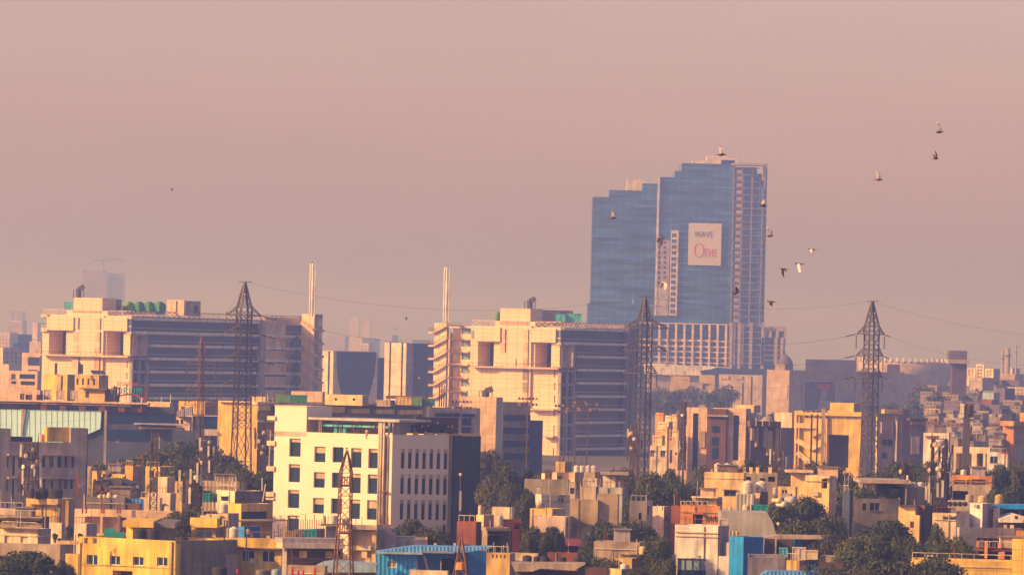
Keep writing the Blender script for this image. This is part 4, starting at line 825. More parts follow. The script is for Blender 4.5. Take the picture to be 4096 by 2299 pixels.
# terrace canopy
a0=fl.st(1228,1680)[0]; zc=fl.st(1400,1682)[1]; m=MB(); m.box(fl.pt(a0,zc,-.2),fl.D*(-a0-1.0),-fl.N*9,(0,0,.35)); m.build('terrace_canopy','sheet',WB.hold)
m=MB(); fr.px(m,1574,1687,1627,1740,-.4,-.2); m.build('terrace_side_wall','lav|corr',WB.hold)
m=MB(); fl.px(m,1230,1690,1300,1742,-8.8,-8.6); m.build('terrace_back_wall','purple',WB.hold); m=MB(); fl.px(m,1300,1690,1540,1742,-8.8,-8.6); m.build('terrace_back_wall','cream2',WB.hold)
for xx in (1267,1275,1325,1346,1400,1423,1477,1493,1497,1547):
    s_,z_=fl.st(xx,1735); m=MB(); m.bar(fl.pt(s_,WB.zt-.2,-.6),fl.pt(s_,zc,-.6),.14 if xx<1540 else .3); m.build('terrace_post','brownd' if xx not in(1267,1275,1547) else 'pipe',WB.hold)
s1,z1=fl.st(1278,1700); s2,_=fl.st(1540,1706); m=MB(); m.bar(fl.pt(s1,z1,-1.2),fl.pt(s2,z1,-1.2),.3); m.build('teal_beam','cyan',WB.hold)
for xx in (1318,1338,1357,1395,1414,1434,1452):
    s_,z_=fl.st(xx,1720); m=MB(); P=[(0,0,-.05),(.28,0,-.05)]; q0=fl.pt(s_-.16,WB.zt-.3,-1.6); q1=fl.pt(s_-.3,z1-.1,-1.6)
    for k in range(4):
        a_=q0+fl.D*(.16*k); b_=q1+fl.D*(.13*k)+fl.N*(.08*(k%2)); m.bar(a_,b_,.15 if xx<1360 else .09)
    m.build('curtain','cyan' if xx<1360 else 'ceram',WB.hold)
# sign board letters on the roof
SB=empty('sign_board',fr.pt(fr.st(1740,1740)[0],WB.zt,-1.2),'dark rooftop sign seen from behind with raised black letters on panels','sign')
for i in range(9):
    x0=1664+i*19; m=MB(); fr.px(m,x0,1667+i*.4,x0+18,1734,-1.5,-1.35); m.build('panel','ceram',SB)
for s,q in (('n',(1675,1697,1697,1733)),('a',(1704,1694,1730,1731)),('h',(1742,1680,1762,1733)),('n',(1768,1698,1788,1735)),('e',(1796,1697,1827,1736))): lettering(s,fr,q,-1.2,'black',SB,ext=.15)
for q in ((1711,1697),(1750,1686),(1791,1701),(1807,1701),(1688,1700)): m=MB(); fr.px(m,q[0],q[1],q[0]+4,q[1]+8,-.9,-.8); m.build('lit_spot','lemon',SB)  # lemon spots stand in for light showing through the letter cutouts
for i,q in enumerate(((1656,1728,1674,1742),(1700,1726,1708,1742),(1712,1730,1742,1742),(1753,1731,1794,1743),(1816,1733,1830,1745))): m=MB(); fr.px(m,*q,-.9,-.7); m.build('parapet_block','lemon',SB)
# ============================================================= grey office at the left edge
d=905; lw=grid(28,1824,1,0,7,3,93,46)+grid(50,1824,1,0,10,2,93,76)+grid(73,1825,1,0,17,3,93,44)+[(168,1823,182,1868),(198,1823,215,1868),(230,1824,246,1868),(259,1824,270,1869),(286,1824,297,1869),(174,1916,182,1952),(205,1916,214,1952),(236,1916,244,1955),(258,1916,268,1955),(281,1916,292,1955)]
GO=B('office_building','grey mauve office with long ribbon recesses and slit windows at the left edge',-70,-69,349,1778,d=d,a=68,m='mauve',mr='mauve',Rw=lw,par=.4,rec=.4,cat='office building')
f=GO.r
add(GO,f,'hood','tan',[(36,1815,110,1821),(36,1908,108,1914),(168,1816,300,1822),(166,1908,296,1914)],.05,1.2)
add(GO,f,'roof_block','mauve',[(-69,1712,43,1781),(283,1711,350,1783)],-2.5,.02)
add(GO,f,'parapet_wall','mauve',[(43,1767,283,1782)],-.5,.02)
add(GO,f,'roof_tank','black',[(44,1746,130,1768)],-3,-.8); add(GO,f,'yellow_room','yellow|stain',[(188,1708,283,1766)],-2.6,-.8); add(GO,f,'small_panel','orange',[(168,1737,187,1766)],-3,-2)
m=MB(); f.px(m,346,1715,349,2050,.02,.3); m.build('corner_line','dark',GO.hold)
# ============================================================= left cluster behind / beside the grey office
Y=B('house','orange house with a shaded brown side between the two left masts',500,532,580,1862,h=11,a=50,m='orange',mr='tan',Rw=[(575,1866,590,1900,'o')])
Y=B('house','orange house with a dark doorway just right of the shaded orange house',582,640,700,1866,h=10,a=20,m='yellow',mr='tan',L=[(596,1880,616,1910,'o')])
Y=B('house','low tan house behind the dark rubble mound left of the masts',368,440,500,1884,h=9,a=20,m='ochre',mr='tan',L=[(388,1884,404,1920,'o'),(426,1886,440,1920,'o')])
B('house','long pale grey wall under the trees left of the masts',350,500,506,1868,h=8,a=8,m='stone')
B('house','yellow low wall left of the shaded orange house',442,500,505,1896,h=9,a=12,m='yellow')
t=empty('rubble_mound',Vector((W(460,1985,760).x,790,0)),'dark mound of rubble beside the grey wall on the left','mound'); m=MB(); r0=random.Random(3); pts=[W(368,1990,780),W(372,1925,780),W(400,1919,780),W(440,1918,780),W(480,1922,780),W(520,1938,780),W(546,1960,780),W(545,1990,780)]
for p_ in pts: p_.z=max(p_.z,2)
m.prism(pts[::-1],(0,14,0)); m.build('mound','tarp|stain',t)
for i in range(70):
    q=pts[1].lerp(pts[6],r0.random()); q.z-=r0.uniform(0,4)-1.5; q.y-=r0.uniform(.1,.6); k=r0.uniform(.2,.6)
    if i<40: MB().box(q,(k,0,k*.3),(0,k,0),(-k*.2,0,k)).build('rubble',r0.choice(['greyd','brown','tarp']),t)
B('house','dark grey wall with white sacks on top at the left',345,500,506,1988,h=9,a=8,m='greyd|stain')
for i,q in enumerate(((390,410,1976),(410,424,1974),(425,446,1967),(452,478,1976))): a_=W(q[0],1988,745); wd=(q[1]-q[0])*745/FPX; MB().lathe(a_+Vector((wd/2,0,0)),[(wd/2,0),(wd*.52,.2),(wd*.3,(1988-q[2])*745/FPX*.8),(wd*.1,(1988-q[2])*745/FPX)],8).build('sack_heap',['lemon','offwhite'][i%2],None)
for i,o_ in enumerate([o for o in C.objects if o.name.startswith('sack_heap')]): tag(o_,['leftmost white sack heap on the dark grey wall','second white sack heap on the dark grey wall','tall cream sack heap on the dark grey wall','rightmost small sack heap on the dark grey wall'][i],'sack',g='sacks on the dark wall')
B('shed','blue tin shed over a brown room on the left, right of the dark grey wall',502,570,575,1994,h=8.5,a=8,m='blue|corr',cat='shed'); B('house','brown room in front of the blue tin shed, left',500,560,565,2012,h=7.5,a=8,m='brown',L=[(502,2018,510,2040,'o')])
B('house','cream house with shaded grey right side behind the second left mast',632,669,700,1907,h=9,a=30,m='pink',mr='mauve',L=[])
B('house','cream barrel wall house right of the blue tin shed',592,682,704,1972,h=8.5,a=15,m='cream',mr='mauve')
B('house','ochre house behind the mast with pale side antennas, left of the teal tank',700,730,760,1925,h=9,a=20,m='ochre',mr='tan')
d=735; Y=B('building_frame','unfinished concrete floor slab on dark columns, left of centre',297,690,700,2044,d=d,a=9,m='cream2',mr='tan',L=[(340,2064,400,2130,'o'),(410,2066,470,2130,'o'),(480,2068,505,2130,'o'),(515,2069,560,2130,'o'),(572,2070,680,2130,'o')],rec=.4,cat='unfinished building',par=.1)
for i,(xx,y0) in enumerate(((330,1985),(345,2018),(406,1965),(415,2010),(470,2018),(480,2012))): pole(xx,y0,2052,734,f'{ORD[i]} of six rusty rebar posts on the unfinished slab, from the left',.22,'rust','rebar_post','post',g='rebar posts on the slab')
# tan stair building with black tanks
Y=B('house','tan flat with a thick roof band carrying black tanks, left foreground',105,232,300,1994,h=12.5,a=20,m='ochre',mr='tan',L=[(112,2028,124,2100,'o'),(128,2030,142,2100,'o'),(164,2026,168,2100),(182,2026,186,2100)],cat='house'); m=MB(); Y.l.px(m,104,1992,234,2016,.05,1.0); m.build('roof_band','ochre',Y.hold); m=MB(); Y.r.px(m,232,1994,300,2014,.05,1.0); m.build('roof_band','tan',Y.hold)
dd=Y.d
tank(125,1992,26,40,dd-1,'black','slim black water tank left of the two wide ones under the grey office'); tank(165,1993,50,44,dd,'black','wide black water tank under the grey office, left of the pair'); tank(220,1994,60,44,dd,'black','widest black water tank under the grey office, right of the pair')
for i in range(3): pole(250+i*8,2000,2135,dd-4,['rusty downpipe, left of three beside the tan flat','rusty downpipe, middle of three beside the tan flat','pale thick pipe, right of three beside the tan flat'][i],(.3,.3,.4)[i],('rust','brown','ochre')[i],'downpipe','pipe',g='downpipes by the tan flat')
for i,xx in enumerate((306,312)): pole(xx,1892+i*3,1982,dd-3,['left rusty pole of the pair before the grey office','right rusty pole of the pair before the grey office'][i],.14,'rust')
pole(335,1975,2060,dd-6,'thin pale pole right of the grey office corner',.12,'antenna')
B('house','low slab roofed house with cream roof edge at the far left edge',-20,96,106,2034,h=11,a=10,m='pink',mr='tan')
Y=B('house','brown walled house with yellow pillars and a long tan beam, left edge',-30,170,198,2066,h=10,a=12,m='tan',mr='brown',L=[(-10,2072,24,2092,'o'),(36,2072,168,2092,'o')],rec=.3)
Y=B('house','cream house with two shuttered windows and a grey slatted side, left edge',0,152,204,2114,h=9.5,a=25,m='cream',mr='lav|corr',L=[(18,2136,40,2172),(82,2138,112,2170)],glass='pink'); m=MB(); Y.l.px(m,-4,2111,154,2116,.05,.8); m.build('roof_edge','brown',Y.hold)
B('boundary_wall','pale grey compound wall below the shuttered cream house',-20,240,246,2176,h=7.2,a=8,m='stone',cat='wall')
B('house','white stair cabin behind the plants, left foreground',197,247,262,2090,h=10,a=20,m='cream',mr='lav')
Y=B('house','white cabin with a shaded grey right side next to the potted plants',297,346,388,2093,h=9.5,a=35,m='offwhite',mr='lav')
t=empty('awning_roof',W(238,2175,650),'flat stained canopy above a dark recess left of the yellow apartment','canopy'); a_=W(232,2172,652);b_=W(314,2172,652); MB().abox(a_.x,b_.x,650,656,a_.z,a_.z+.25).build('slab','lemon|stain',t); m=MB()
for xx in (245,282,300): m.bar(W(xx,2173,652),W(xx,2215,652),.15)
m.build('posts','steel',t)
Y=B('house','ochre low house between the big tree and the yellow apartment',262,314,318,2214,h=7.5,a=10,m='yellow|stain')
# yellow apartment, front left
Y=B('apartment_building','yellow apartment with four white framed windows and a grey right side, bottom left',315,702,950,2162,h=9.5,a=35,m='yellow|stain',mr='concrete|stain',cat='apartment building',
   L=[(347,2217,390,2258,'f'),(439,2221,480,2259,'f'),(531,2225,574,2261,'f'),(627,2227,670,2263,'f'),(450,2281,530,2330,'o')],par=.8,rec=.3); YA=Y
m=MB(); Y.r.px(m,703,2170,720,2330,.02,.06); m.build('yellow_strip','yellow',Y.hold); m=MB(); Y.r.px(m,922,2215,950,2330,.02,.8); m.build('pier','mauve',Y.hold)
m=MB(); Y.l.px(m,314,2168,318,2320,.05,.25); m.build('corner_pipe','lemon',Y.hold); m=MB(); Y.l.px(m,320,2262,700,2265,.03,.1); m.build('string_course','tan',Y.hold); m=MB(); Y.l.px(m,680,2165,686,2320,.05,.25); m.build('downpipe','tan',Y.hold)
dd=Y.d
Y2=B('roof_room','yellow roof hut with thick overhanging slab on the yellow apartment',506,532,700,2104,d=dd+12,a=55,m='yellow',mr='tan',yb=2168,cat='roof hut'); m=MB(); a_=W(494,2104,dd+10);b_=W(618,2083,dd+10); m.abox(a_.x,b_.x,dd+8,dd+22,a_.z,b_.z); m.build('roof_slab','yellow',Y2.hold); a_=W(618,2107,dd+12);b_=W(705,2084,dd+12); MB().abox(a_.x+.02,b_.x,dd+10,dd+22,a_.z,b_.z-.1).build('roof_slab','greyd',Y2.hold)
tank(557,2164,54,56,dd+7,'black','left black water tank under the yellow roof hut slab'); tank(612,2165,54,56,dd+7,'black','right black water tank under the yellow roof hut slab')
t=empty('panel_tank',W(465,2160,dd+8),'teal green box tank with a raised lid on the yellow apartment roof','water tank'); a_=W(413,2160,dd+8);b_=W(497,2129,dd+8); MB().abox(a_.x,b_.x,dd+8,dd+10,a_.z,b_.z).build('tank_body','teal',t); a_=W(418,2128,dd+8);b_=W(458,2114,dd+8); MB().abox(a_.x,b_.x,dd+8.2,dd+9.6,a_.z,b_.z).build('lid','teal',t)
for i in range(7): pole(650+i*8,2138+(i%3)*5,2168,dd+3,f'{ORD[i]} short black post from the left on the yellow apartment roof',.2,'black','post',g='short black posts on the yellow apartment')
tank(731,2162,44,16,dd+9,'black','low black tank behind the grey apartment roof, left of the yellow house')
pole(758,2174,2330,dd-20,'thin forked antenna mast before the grey apartment side',.12,'steel'); pole(896,2078,2200,dd-10,'thin dark antenna mast on the grey apartment roof corner',.14,'steel'); pole(983,2150,2290,dd-12,'thin antenna mast with a pale box before the yellow band house',.14,'steel')
tank(878,2285+14,62,36,dd-40,'black','black drum with a teal lid at the bottom edge, left',g='drums'); tank(1052,2299,60,24,dd-40,'greyd','grey drum at the bottom edge under the yellow band house',g='drums'); tank(1105,2299,40,26,dd-41,'sheetb','blue grey drum beside the grey one at the bottom edge',g='drums')
# yellow house with band
Y=B('house','yellow house with parapet band and two white framed windows, right of the grey apartment',944,1128,1134,2154,h=9,a=10,m='yellow',L=[(966,2199,1018,2244,'f'),(1047,2200,1100,2248,'f')],par=.6,rec=.25); m=MB(); Y.l.px(m,860,2152,1130,2189,.05,.6); m.build('parapet_band','yellow|stain',Y.hold); m=MB(); Y.l.px(m,940,2190,1130,2194,.05,.9); m.build('ledge','brown',Y.hold); YB=Y
Y=B('house','yellow stair house with a wide green window and overhanging roof, centre left',766,864,905,2106,h=10.8,a=15,m='yellow',mr='concrete|stain',L=[(786,2121,849,2158,'f')],glass='glassl'); m=MB(); Y.l.px(m,760,2070,868,2108,.05,1.2); m.build('roof_band','yellow',Y.hold); YH=Y
B('w','',824,912,916,2056,d=Y.d+5,a=12,m='lemon',p=Y.root,yb=2072,par=.1); B('w','',800,880,890,2062,d=Y.d+4,a=12,m='offwhite',p=Y.root,yb=2074,par=.1)
B('house','grey plastered stair block beside the yellow stair house',876,915,956,2052,h=12,a=30,m='tan|stain',mr='mauve|stain',L=[(880,2066,888,2100,'o'),(905,2080,912,2110,'o')])
tank(893,2050,34,40,YH.d+2,'white','white water tank on the yellow stair house roof'); tank(935,2150,38,46,YB.d+6,'white','white water tank at the foot of the grey stair block')
t=B('shed','bright blue tin cabin behind the person on the roof',953,978,1040,2104,h=9.2,a=50,m='blue|corr',mr='blued|corr',cat='shed')
# centre left mid
Y=B('commercial_block','yellow banded slab building with green glass strip left of the white office',910,965,1092,2014,h=13,a=40,m='yellow',mr='ochre',cat='building',Rw=[(966,2044,1070,2074)],glass='glassb'); m=MB(); Y.r.px(m,955,2078,1150,2084,.1,2.2); m.build('lower_slab','lemon',Y.hold)
Y=B('house','cream and grey house below the left pylon with rooftop posts',866,940,1062,1962,h=11,a=50,m='cream',mr='greyd|stain',L=[(884,1985,914,2002)],cat='house')
tank(985,1960,44,34,Y.d+2,'black','black water tank on the grey house below the left pylon'); boxtank(812,838,1974,2008,Y.d-10,'teal','bright teal panel tank left of the cream and grey house',2,'teal tank pair'); boxtank(839,868,1976,2008,Y.d-9,'green','darker green panel tank beside the bright teal one',2,'teal tank pair')
for i,xx in enumerate((943,1048,1050)): pole(xx,(1905,1910,1935)[i],(1965,1960,2005)[i],Y.d-3,['thin light pole on the cream and grey house roof','thin light pole right of the black tank','leaning thin pole right of the grey house'][i],.14,'antenna',xt=(xx+(0,0,12)[i]))
B('house','long ribbed grey roof house below the thin pylon',780,950,960,1925,h=8,a=12,m='stone|corr')
B('house','low cream house between trees, far left centre',560,640,650,1990,h=8,a=12,m='cream')
# dark open shed building centre bottom
Y=B('workshop','dark open fronted workshop with cream roof edge and two yellow lit panels',1130,1148,1372,2190,h=8.5,a=72,m='mauve',mr='plum',cat='workshop',par=.1)
m=MB(); Y.r.px(m,1130,2152,1375,2172,-2,1.2); m.build('roof_sheet','lav',Y.hold); m=MB(); Y.r.px(m,1130,2172,1380,2192,-1,1.6); m.build('roof_edge','cream',Y.hold)
add(Y,Y.r,'lit_panel','yellow',[(1200,2202,1228,2229),(1305,2204,1331,2232)],.05,.3)
Y=B('house','pale low building with red drums in front, bottom centre left',1150,1300,1310,2262,h=7,a=10,m='tan|stain')
for i,xx in enumerate((950,1168,1192,1212,1258)): tank(xx,2299,10,(26,36,20,22,34)[i],600,'scarlet',f'{ORD[i]} red cylinder from the left along the bottom edge',g='red cylinders at the bottom edge')
t=empty('curved_roof_shed',Vector((W(1360,2299,620).x,620,0)),'pale blue curved tin roof at the bottom behind the rusty lattice tower','shed')
P=[(1255,2268),(1290,2252),(1330,2246),(1400,2252),(1505,2260),(1505,2288),(1255,2288)]; MB().prism([W(*q,620) for q in P][::-1],(0,8,0)).build('roof','sheetb',t); MB().abox(W(1262,2290,621).x,W(1500,2290,621).x,621,627,0,W(1380,2289,621).z).build('wall','mauve',t)
# roof fence and clutter before the white office
t=empty('roof_fence',W(1230,2160,690),'tan roof fence with closely spaced posts left of the lattice tower','fence'); m=MB()
for i in range(26): q=W(1112+i*9,2162,690); m.bar(q,q+Vector((0,0,(1.4+1.2*min(1,i/9))+(i%4==0)*.6)),.09)
m.build('posts','steel',t); m=MB(); q=[W(1112,2162,691),W(1345,2166,691),W(1345,2110,691),W(1180,2116,691),W(1112,2138,691)]; m.prism(q[::-1],(0,.15,0)); m.build('wall','tan',t)
boxtank(1218,1266,2121,2150,688,'teal','teal box tank behind the roof fence posts',3)
Y=B('house','grey roofed stair cabin with a tan wall left of the lattice tower',1300,1304,1352,2102,h=11,a=70,m='ochre',mr='mauve',cat='stair cabin'); m=MB(); Y.r.px(m,1284,2094,1354,2101,.05,1.3); m.build('roof_slab','tan',Y.hold)
tank(1332,2094,36,38,Y.d,'white','white water tank on the stair cabin, left of the lattice tower'); tank(1297,2094,14,34,Y.d+1,'tan','narrow tan tank beside the white one, left of the lattice tower'); tank(1385,2100,34,34,Y.d+1,'offwhite','pale water tank seen through the lattice tower')
pole(1135,2082,2165,688,'yellow pipe frame post left of the white office foot',.25,'ochre')
Y=B('house','tan two storey house with deep brown openings below the white office',1392,1506,1510,2102,h=11,a=10,m='lemon',L=[(1411,2122,1488,2180,'o'),(1411,2202,1486,2256,'o')],rec=.4); m=MB(); Y.l.px(m,1385,2098,1508,2117,.05,.8); m.build('roof_edge','stone|stain',Y.hold); m=MB(); Y.l.px(m,1446,2200,1468,2230,.0,.3); m.build('hanging_cloth','cream2',Y.hold)
Y=B('house','plain grey walled house with stepped roof right of the tan openings house',1505,1506,1566,2108,h=10.5,a=72,m='mauve|stain',mr='mauve|stain'); B('w','',1562,1563,1582,2128,d=Y.d+.3,a=72,m='mauve',mr='mauve|stain',p=Y.root,par=.1); B('w','',1580,1581,1710,2154,d=Y.d+1,a=72,m='lemon',mr='mauve|stain',p=Y.root,par=.1)
# blue house
d=640; t=B('tin_house','bright blue corrugated tin house with a pale blue folded roof, bottom centre',1505,1672,1690,2212,d=d,a=10,m='blue|corr',mr='blued|corr',L=[(1549,2243,1586,2269,'f'),],cat='tin house',par=.02,glass='tan'); BH=t
q2=B('w','',1690,1691,1820,2210,d=d+4,a=80,m='blued|corr',mr='blue|corr',p=t.root,Rw=[(1764,2231,1817,2290,'o')],par=.02); q3=B('w','',1868,1869,1946,2200,d=d+5,a=70,m='blued',mr='blue|corr',p=t.root,par=.02,dep=9); B('w','',1820,1821,1870,2208,d=d+4.5,a=80,m='blued|corr',mr='blued|corr',p=t.root,par=.02)
MB().prism([W(*q,d-1) for q in ((1504,2205),(1688,2208),(1720,2202),(1870,2206),(1968,2190),(1962,2186),(1800,2186),(1660,2182))][::-1],(0,5,0)).build('roof','bluesheet|corr',t.hold)
MB().abox(W(1504,2210,d-1.3).x,W(1690,2210,d-1.3).x,d-1.3,d-1.05,W(1600,2213,d).z,W(1600,2205,d).z).build('eave','sheetb',t.hold)
m=MB(); m.bar(W(1697,2220,d-1),W(1712,2285,d-1),.22); m.build('leaning_board','brown',t.hold)
Y=B('house','cream parapet roof at the bottom edge before the blue tin house',1640,1790,1796,2282,h=6.5,a=8,m='cream')
for i,xx in enumerate((1738,1742,1816,1820)): pole(xx,2170,2190,650,f'{["left","second","third","right"][i]} short pale vent pipe behind the blue roof',.14,'antenna','vent_pipe','pipe',g='vent pipes behind the blue roof')
# brick and red houses
Y=B('house','rust brick box building beside the dark glass of the white office',1828,1905,1926,2086,h=11,a=20,m='rust',mr='brownd',L=[(1848,2176,1882,2200,'o')])
Y=B('house','cream roof wall and parapet clutter right of the rust brick building',1905,1935,1976,2058,h=11.5,a=40,m='lemon',mr='mauve',L=[]); tank(1920,2062,16,44,Y.d+6,'cream','small cream cabinet tank right of the dark glass corner')
Y=B('house','cream box house with a stained wall behind the grey cylinder tank',1968,2048,2056,2028,h=12.5,a=12,m='cream|stain',L=[(2003,2062,2012,2084,'o')]); tank(1999,2102,28,44,Y.d-25,'sheet','grey ribbed cylinder tank in front of the stained cream box house')
Y=B('house','dark red walled house with balcony, right of the rust brick building',1925,1950,2050,2108,h=9.6,a=65,m='tan',mr='brownd',Rw=[(1952,2140,2000,2190,'o')]); m=MB(); Y.r.px(m,1945,2110,2045,2122,.05,1.5); m.build('balcony_slab','tan',Y.hold); B('w','',2008,2009,2082,2086,d=Y.d+8,a=75,m='redroof',mr='redroof',p=Y.root,Rw=[(2058,2092,2080,2116,'o')])
B('house','mauve low house with slotted yellow wall right of the blue house',1946,2040,2060,2212,h=8,a=15,m='ochre',mr='mauve',L=grid(1968,2216,4,16,7,1,9,14))
def hip(lb,x0,x1,yr,ye,yb,d,col,wm,dark=None):
    t=empty('tiled_house',Vector((W((x0+x1)/2,ye,d).x,d,0)),lb,'house','red roofed houses'); z0=W(x0,ye,d).z;z1=W(x0,yr,d).z; X0=W(x0,ye,d).x;X1=W(x1,ye,d).x; w_=X1-X0; m=MB(); D=7
    a,b,c,e=Vector((X0,d,z0)),Vector((X1,d,z0)),Vector((X1,d+D,z0)),Vector((X0,d+D,z0)); r1,r2=Vector((X0+w_*.28,d+D/2,z1)),Vector((X1-w_*.28,d+D/2,z1))
    m.poly([a,b,r2,r1]);m.poly([b,c,r2]);m.poly([c,e,r1,r2]);m.poly([e,a,r1]);m.poly([a,b,c,e]); m.build('roof',col,t)
    MB().abox(X0+.4,X1-.4,d+.7,d+D-.7,0,z0-.02).build('wall',wm,t); MB().abox(X0+w_*.25,X0+w_*.75,d+.62,d+.69,z0-2.2,z0-.4).build('window','dark',t); return t
hip('small rust roofed house, leftmost of the red roof group',2102,2170,2156,2182,2210,705,'rust','plum'); hip('highest orange hipped roof of the red roof group',2140,2256,2136,2160,2200,735,'rust','brown'); hip('low rust roofed house at the foot of the stained brick wall',1990,2092,2150,2176,2210,700,'redroof','brownd')
t=hip('long dark red lean-to roof house, right in the red roof group',2226,2352,2154,2180,2215,700,'redroof','brownd')
B('house','rust low wall under the long red roof',2190,2312,2318,2210,h=7.8,a=8,m='rust|stain')
B('house','yellow and white wall strip with black tanks behind, bottom centre right',2040,2150,2156,2212,h=7.7,a=8,m='cream')
for i,(xc,w_,y0) in enumerate(((2108,38,2218),(2145,24,2222),(2176,40,2222),(2247,38,2224),(2310,38,2226))): tank(xc,2249,w_,2249-y0,622,'black',f'{ORD[i]} black tank from the left behind the long grey tin roof')
t=empty('tin_roof_shed',Vector((W(2190,2299,615).x,615,0)),'long stained grey tin roof over a dark yard, bottom centre right','shed'); MB().prism([W(*q,615) for q in ((2045,2252),(2342,2254),(2296,2280),(2160,2272),(2130,2284),(2060,2284))][::-1],(0,6,0)).build('roof','stone|stain',t); MB().abox(W(2070,2286,617).x,W(2335,2286,617).x,617,620,0,W(2200,2284,617).z).build('wall','brownd',t)
B('house','brown brick yard building at the bottom, right of the long tin roof',2340,2430,2436,2270,h=6.8,a=8,m='plum|stain'); B('house','bright cream parapet at the bottom edge, centre right',2432,2486,2540,2274,h=6.6,a=30,m='lemon',mr='greyd')
Y=B('house','tan walled yard house with brown side between the trees, bottom centre right',2438,2528,2560,2232,h=7.6,a=20,m='ochre|stain',mr='rust'); tank(2498,2274,34,22,Y.d-18,'white','white squat tank above the bright cream parapet'); tank(2570,2216,26,34,Y.d+8,'lemon','cream water tank on a thin stand between the dark trees')
B('house','grey long roof between the trees left of the white modern house',2375,2560,2580,2168,h=7.8,a=8,m='stone')
B('house','cream gabled low house left of the tall stained brown wall',2140,2262,2280,2066,h=9.4,a=10,m='pink')
B('house','tan low flat behind the cream gabled house',2120,2210,2262,2034,h=10,a=20,m='ochre',mr='stone')
Y=B('house','tall stained tan wall building in the centre right',2280,2392,2400,1998,h=12,a=8,m='tan|stain',mr='tan',par=.1); TB=Y; B('w','',2388,2472,2478,1976,d=Y.d+.5,a=8,m='tan|stain',p=Y.root,par=.1); B('w','',2262,2284,2288,2062,d=Y.d-.5,a=8,m='tan|stain',p=Y.root,par=.1)
Y=B('house','white and grey house with a dark window and roof hedge, centre right',2142,2166,2280,1976,h=11,a=68,m='offwhite',mr='sheet',Rw=[(2232,1982,2256,2006),(2156,2018,2168,2030)])
Y=B('house','white lift tower with shaded grey right side above the tall stained wall',2412,2462,2494,1892,h=14,a=30,m='offwhite',mr='lav'); m=MB(); a_=W(2405,1897,Y.d-1);b_=W(2516,1891,Y.d-1); m.abox(a_.x,b_.x,Y.d-1,Y.d+6,a_.z,b_.z); m.build('roof_slab','stone',Y.hold)
Y=B('house','white walled house with a small window right of the tall stained wall',2470,2484,2512,1948,h=12.5,a=60,m='lav',mr='lav',Rw=[(2482,1982,2489,1998)]); 
B('house','grey blue flat below the white lift tower',2395,2490,2494,1950,h=12.4,a=10,m='sheet'); B('house','tan box house left of the white lift tower',2334,2380,2412,1885,h=14,a=25,m='stone',mr='tan',L=[]); B('house','off white wall house below the tan box house',2332,2388,2396,1912,h=13.3,a=12,m='offwhite',L=[(2372,1918,2377,1928)]); B('house','tan low house with a grey door, left of the grey blue flat',2322,2384,2412,1946,h=12,a=15,m='stone',mr='greyd')
Y=B('house','cream tower house carrying the row of white tanks, centre right',2276,2300,2336,1888,h=14.2,a=20,m='cream',mr='stone',L=[]); 
for i in range(4): tank(2306+i*23,1888,22,29,Y.d+3,'white',f'{["first","second","third","fourth"][i]} white tank from the left in the row above the cream tower house',g='row of four white tanks')
Y=B('house','ochre stair tower with a shaded grey side left of the row of white tanks',2223,2260,2288,1846,h=15,a=30,m='ochre|stain',mr='mauve'); B('house','small cream canopy house at the foot of the ochre stair tower',2212,2228,2276,1888,h=14,a=50,m='cream',mr='cream2',Rw=[(2230,1894,2248,1918,'o')])
B('boundary_wall','long brown compound wall behind the white and grey house',2098,2274,2280,1918,h=12,a=8,m='concrete|stain',cat='wall'); B('house','small cream pillar with an orange tarp on the long brown wall',2166,2180,2212,1892,h=12.8,a=50,m='cream',mr='orange')
B('house','brown house with dark window right of the ochre stair tower',2276,2302,2306,1926,h=12.4,a=10,m='stone',L=[(2280,1950,2298,1974,'o')])
Y=B('house','grey blue wall house left of the leafy alley, centre right',2518,2590,2600,2004,h=10.5,a=10,m='greyd',mr='lav',L=[(2554,2050,2566,2078,'o')]); B('w','',2586,2587,2610,2008,d=Y.d-1,a=60,m='lav',mr='lav',p=Y.root,Rw=[(2590,2022,2597,2060),(2600,2022,2604,2044)])
Y=B('house','cream house with shaded grey right side and small window, centre right',2611,2656,2682,2024,h=10,a=28,m='pink',mr='lav',Rw=[(2662,2060,2674,2076)])
B('house','brick wall house left of the orange house',2684,2722,2730,2022,h=10.2,a=12,m='rust|stain'); 
# orange house and neighbours
Y=B('house','weathered orange wall house with plants and a dark door, right centre',2722,2880,2888,2024,h=11,a=8,m='orange|stain',L=[(2771,2056,2810,2100,'o')]); OH=Y
for i in range(5): ac(2722+i*22.5,2741+i*22.5,2002,2019,Y.d+2,f'{["first","second","third","fourth","fifth"][i]} air conditioner from the left above the orange wall',g='air conditioners above the orange wall')
Y=B('house','cream flat with a lean roof behind the orange wall house',2770,2868,2890,1988,h=12,a=15,m='lemon',mr='mauve',L=[(2820,2000,2828,2020,'d')]); m=MB(); Y.l.px(m,2764,1985,2872,1990,.05,1.2); m.build('roof_edge','cream',Y.hold)
Y=B('house','large sunlit lemon house with two white tanks and a dark double window',2818,2976,2986,1890,h=14.5,a=12,m='lemon|stain',mr='cream2',L=[(2896,1960,2944,1984,'f')],frame='greyd'); LH=Y
for i,xx in enumerate((2871,2908)): tank(xx,1888,29,38,Y.d+4,'white',['left white tank of the pair on the large lemon house','right white tank of the pair on the large lemon house'][i],g='tank pair on the lemon house')
Y2=B('building_frame','unfinished concrete frame with bright column stubs, right of the lemon house',2975,3110,3116,1890,h=14,a=9,m='concrete',L=[(2984,1906,3004,1922,'o'),(3040,1912,3060,1930,'o'),(3072,1905,3100,1925,'o')],cat='unfinished building')
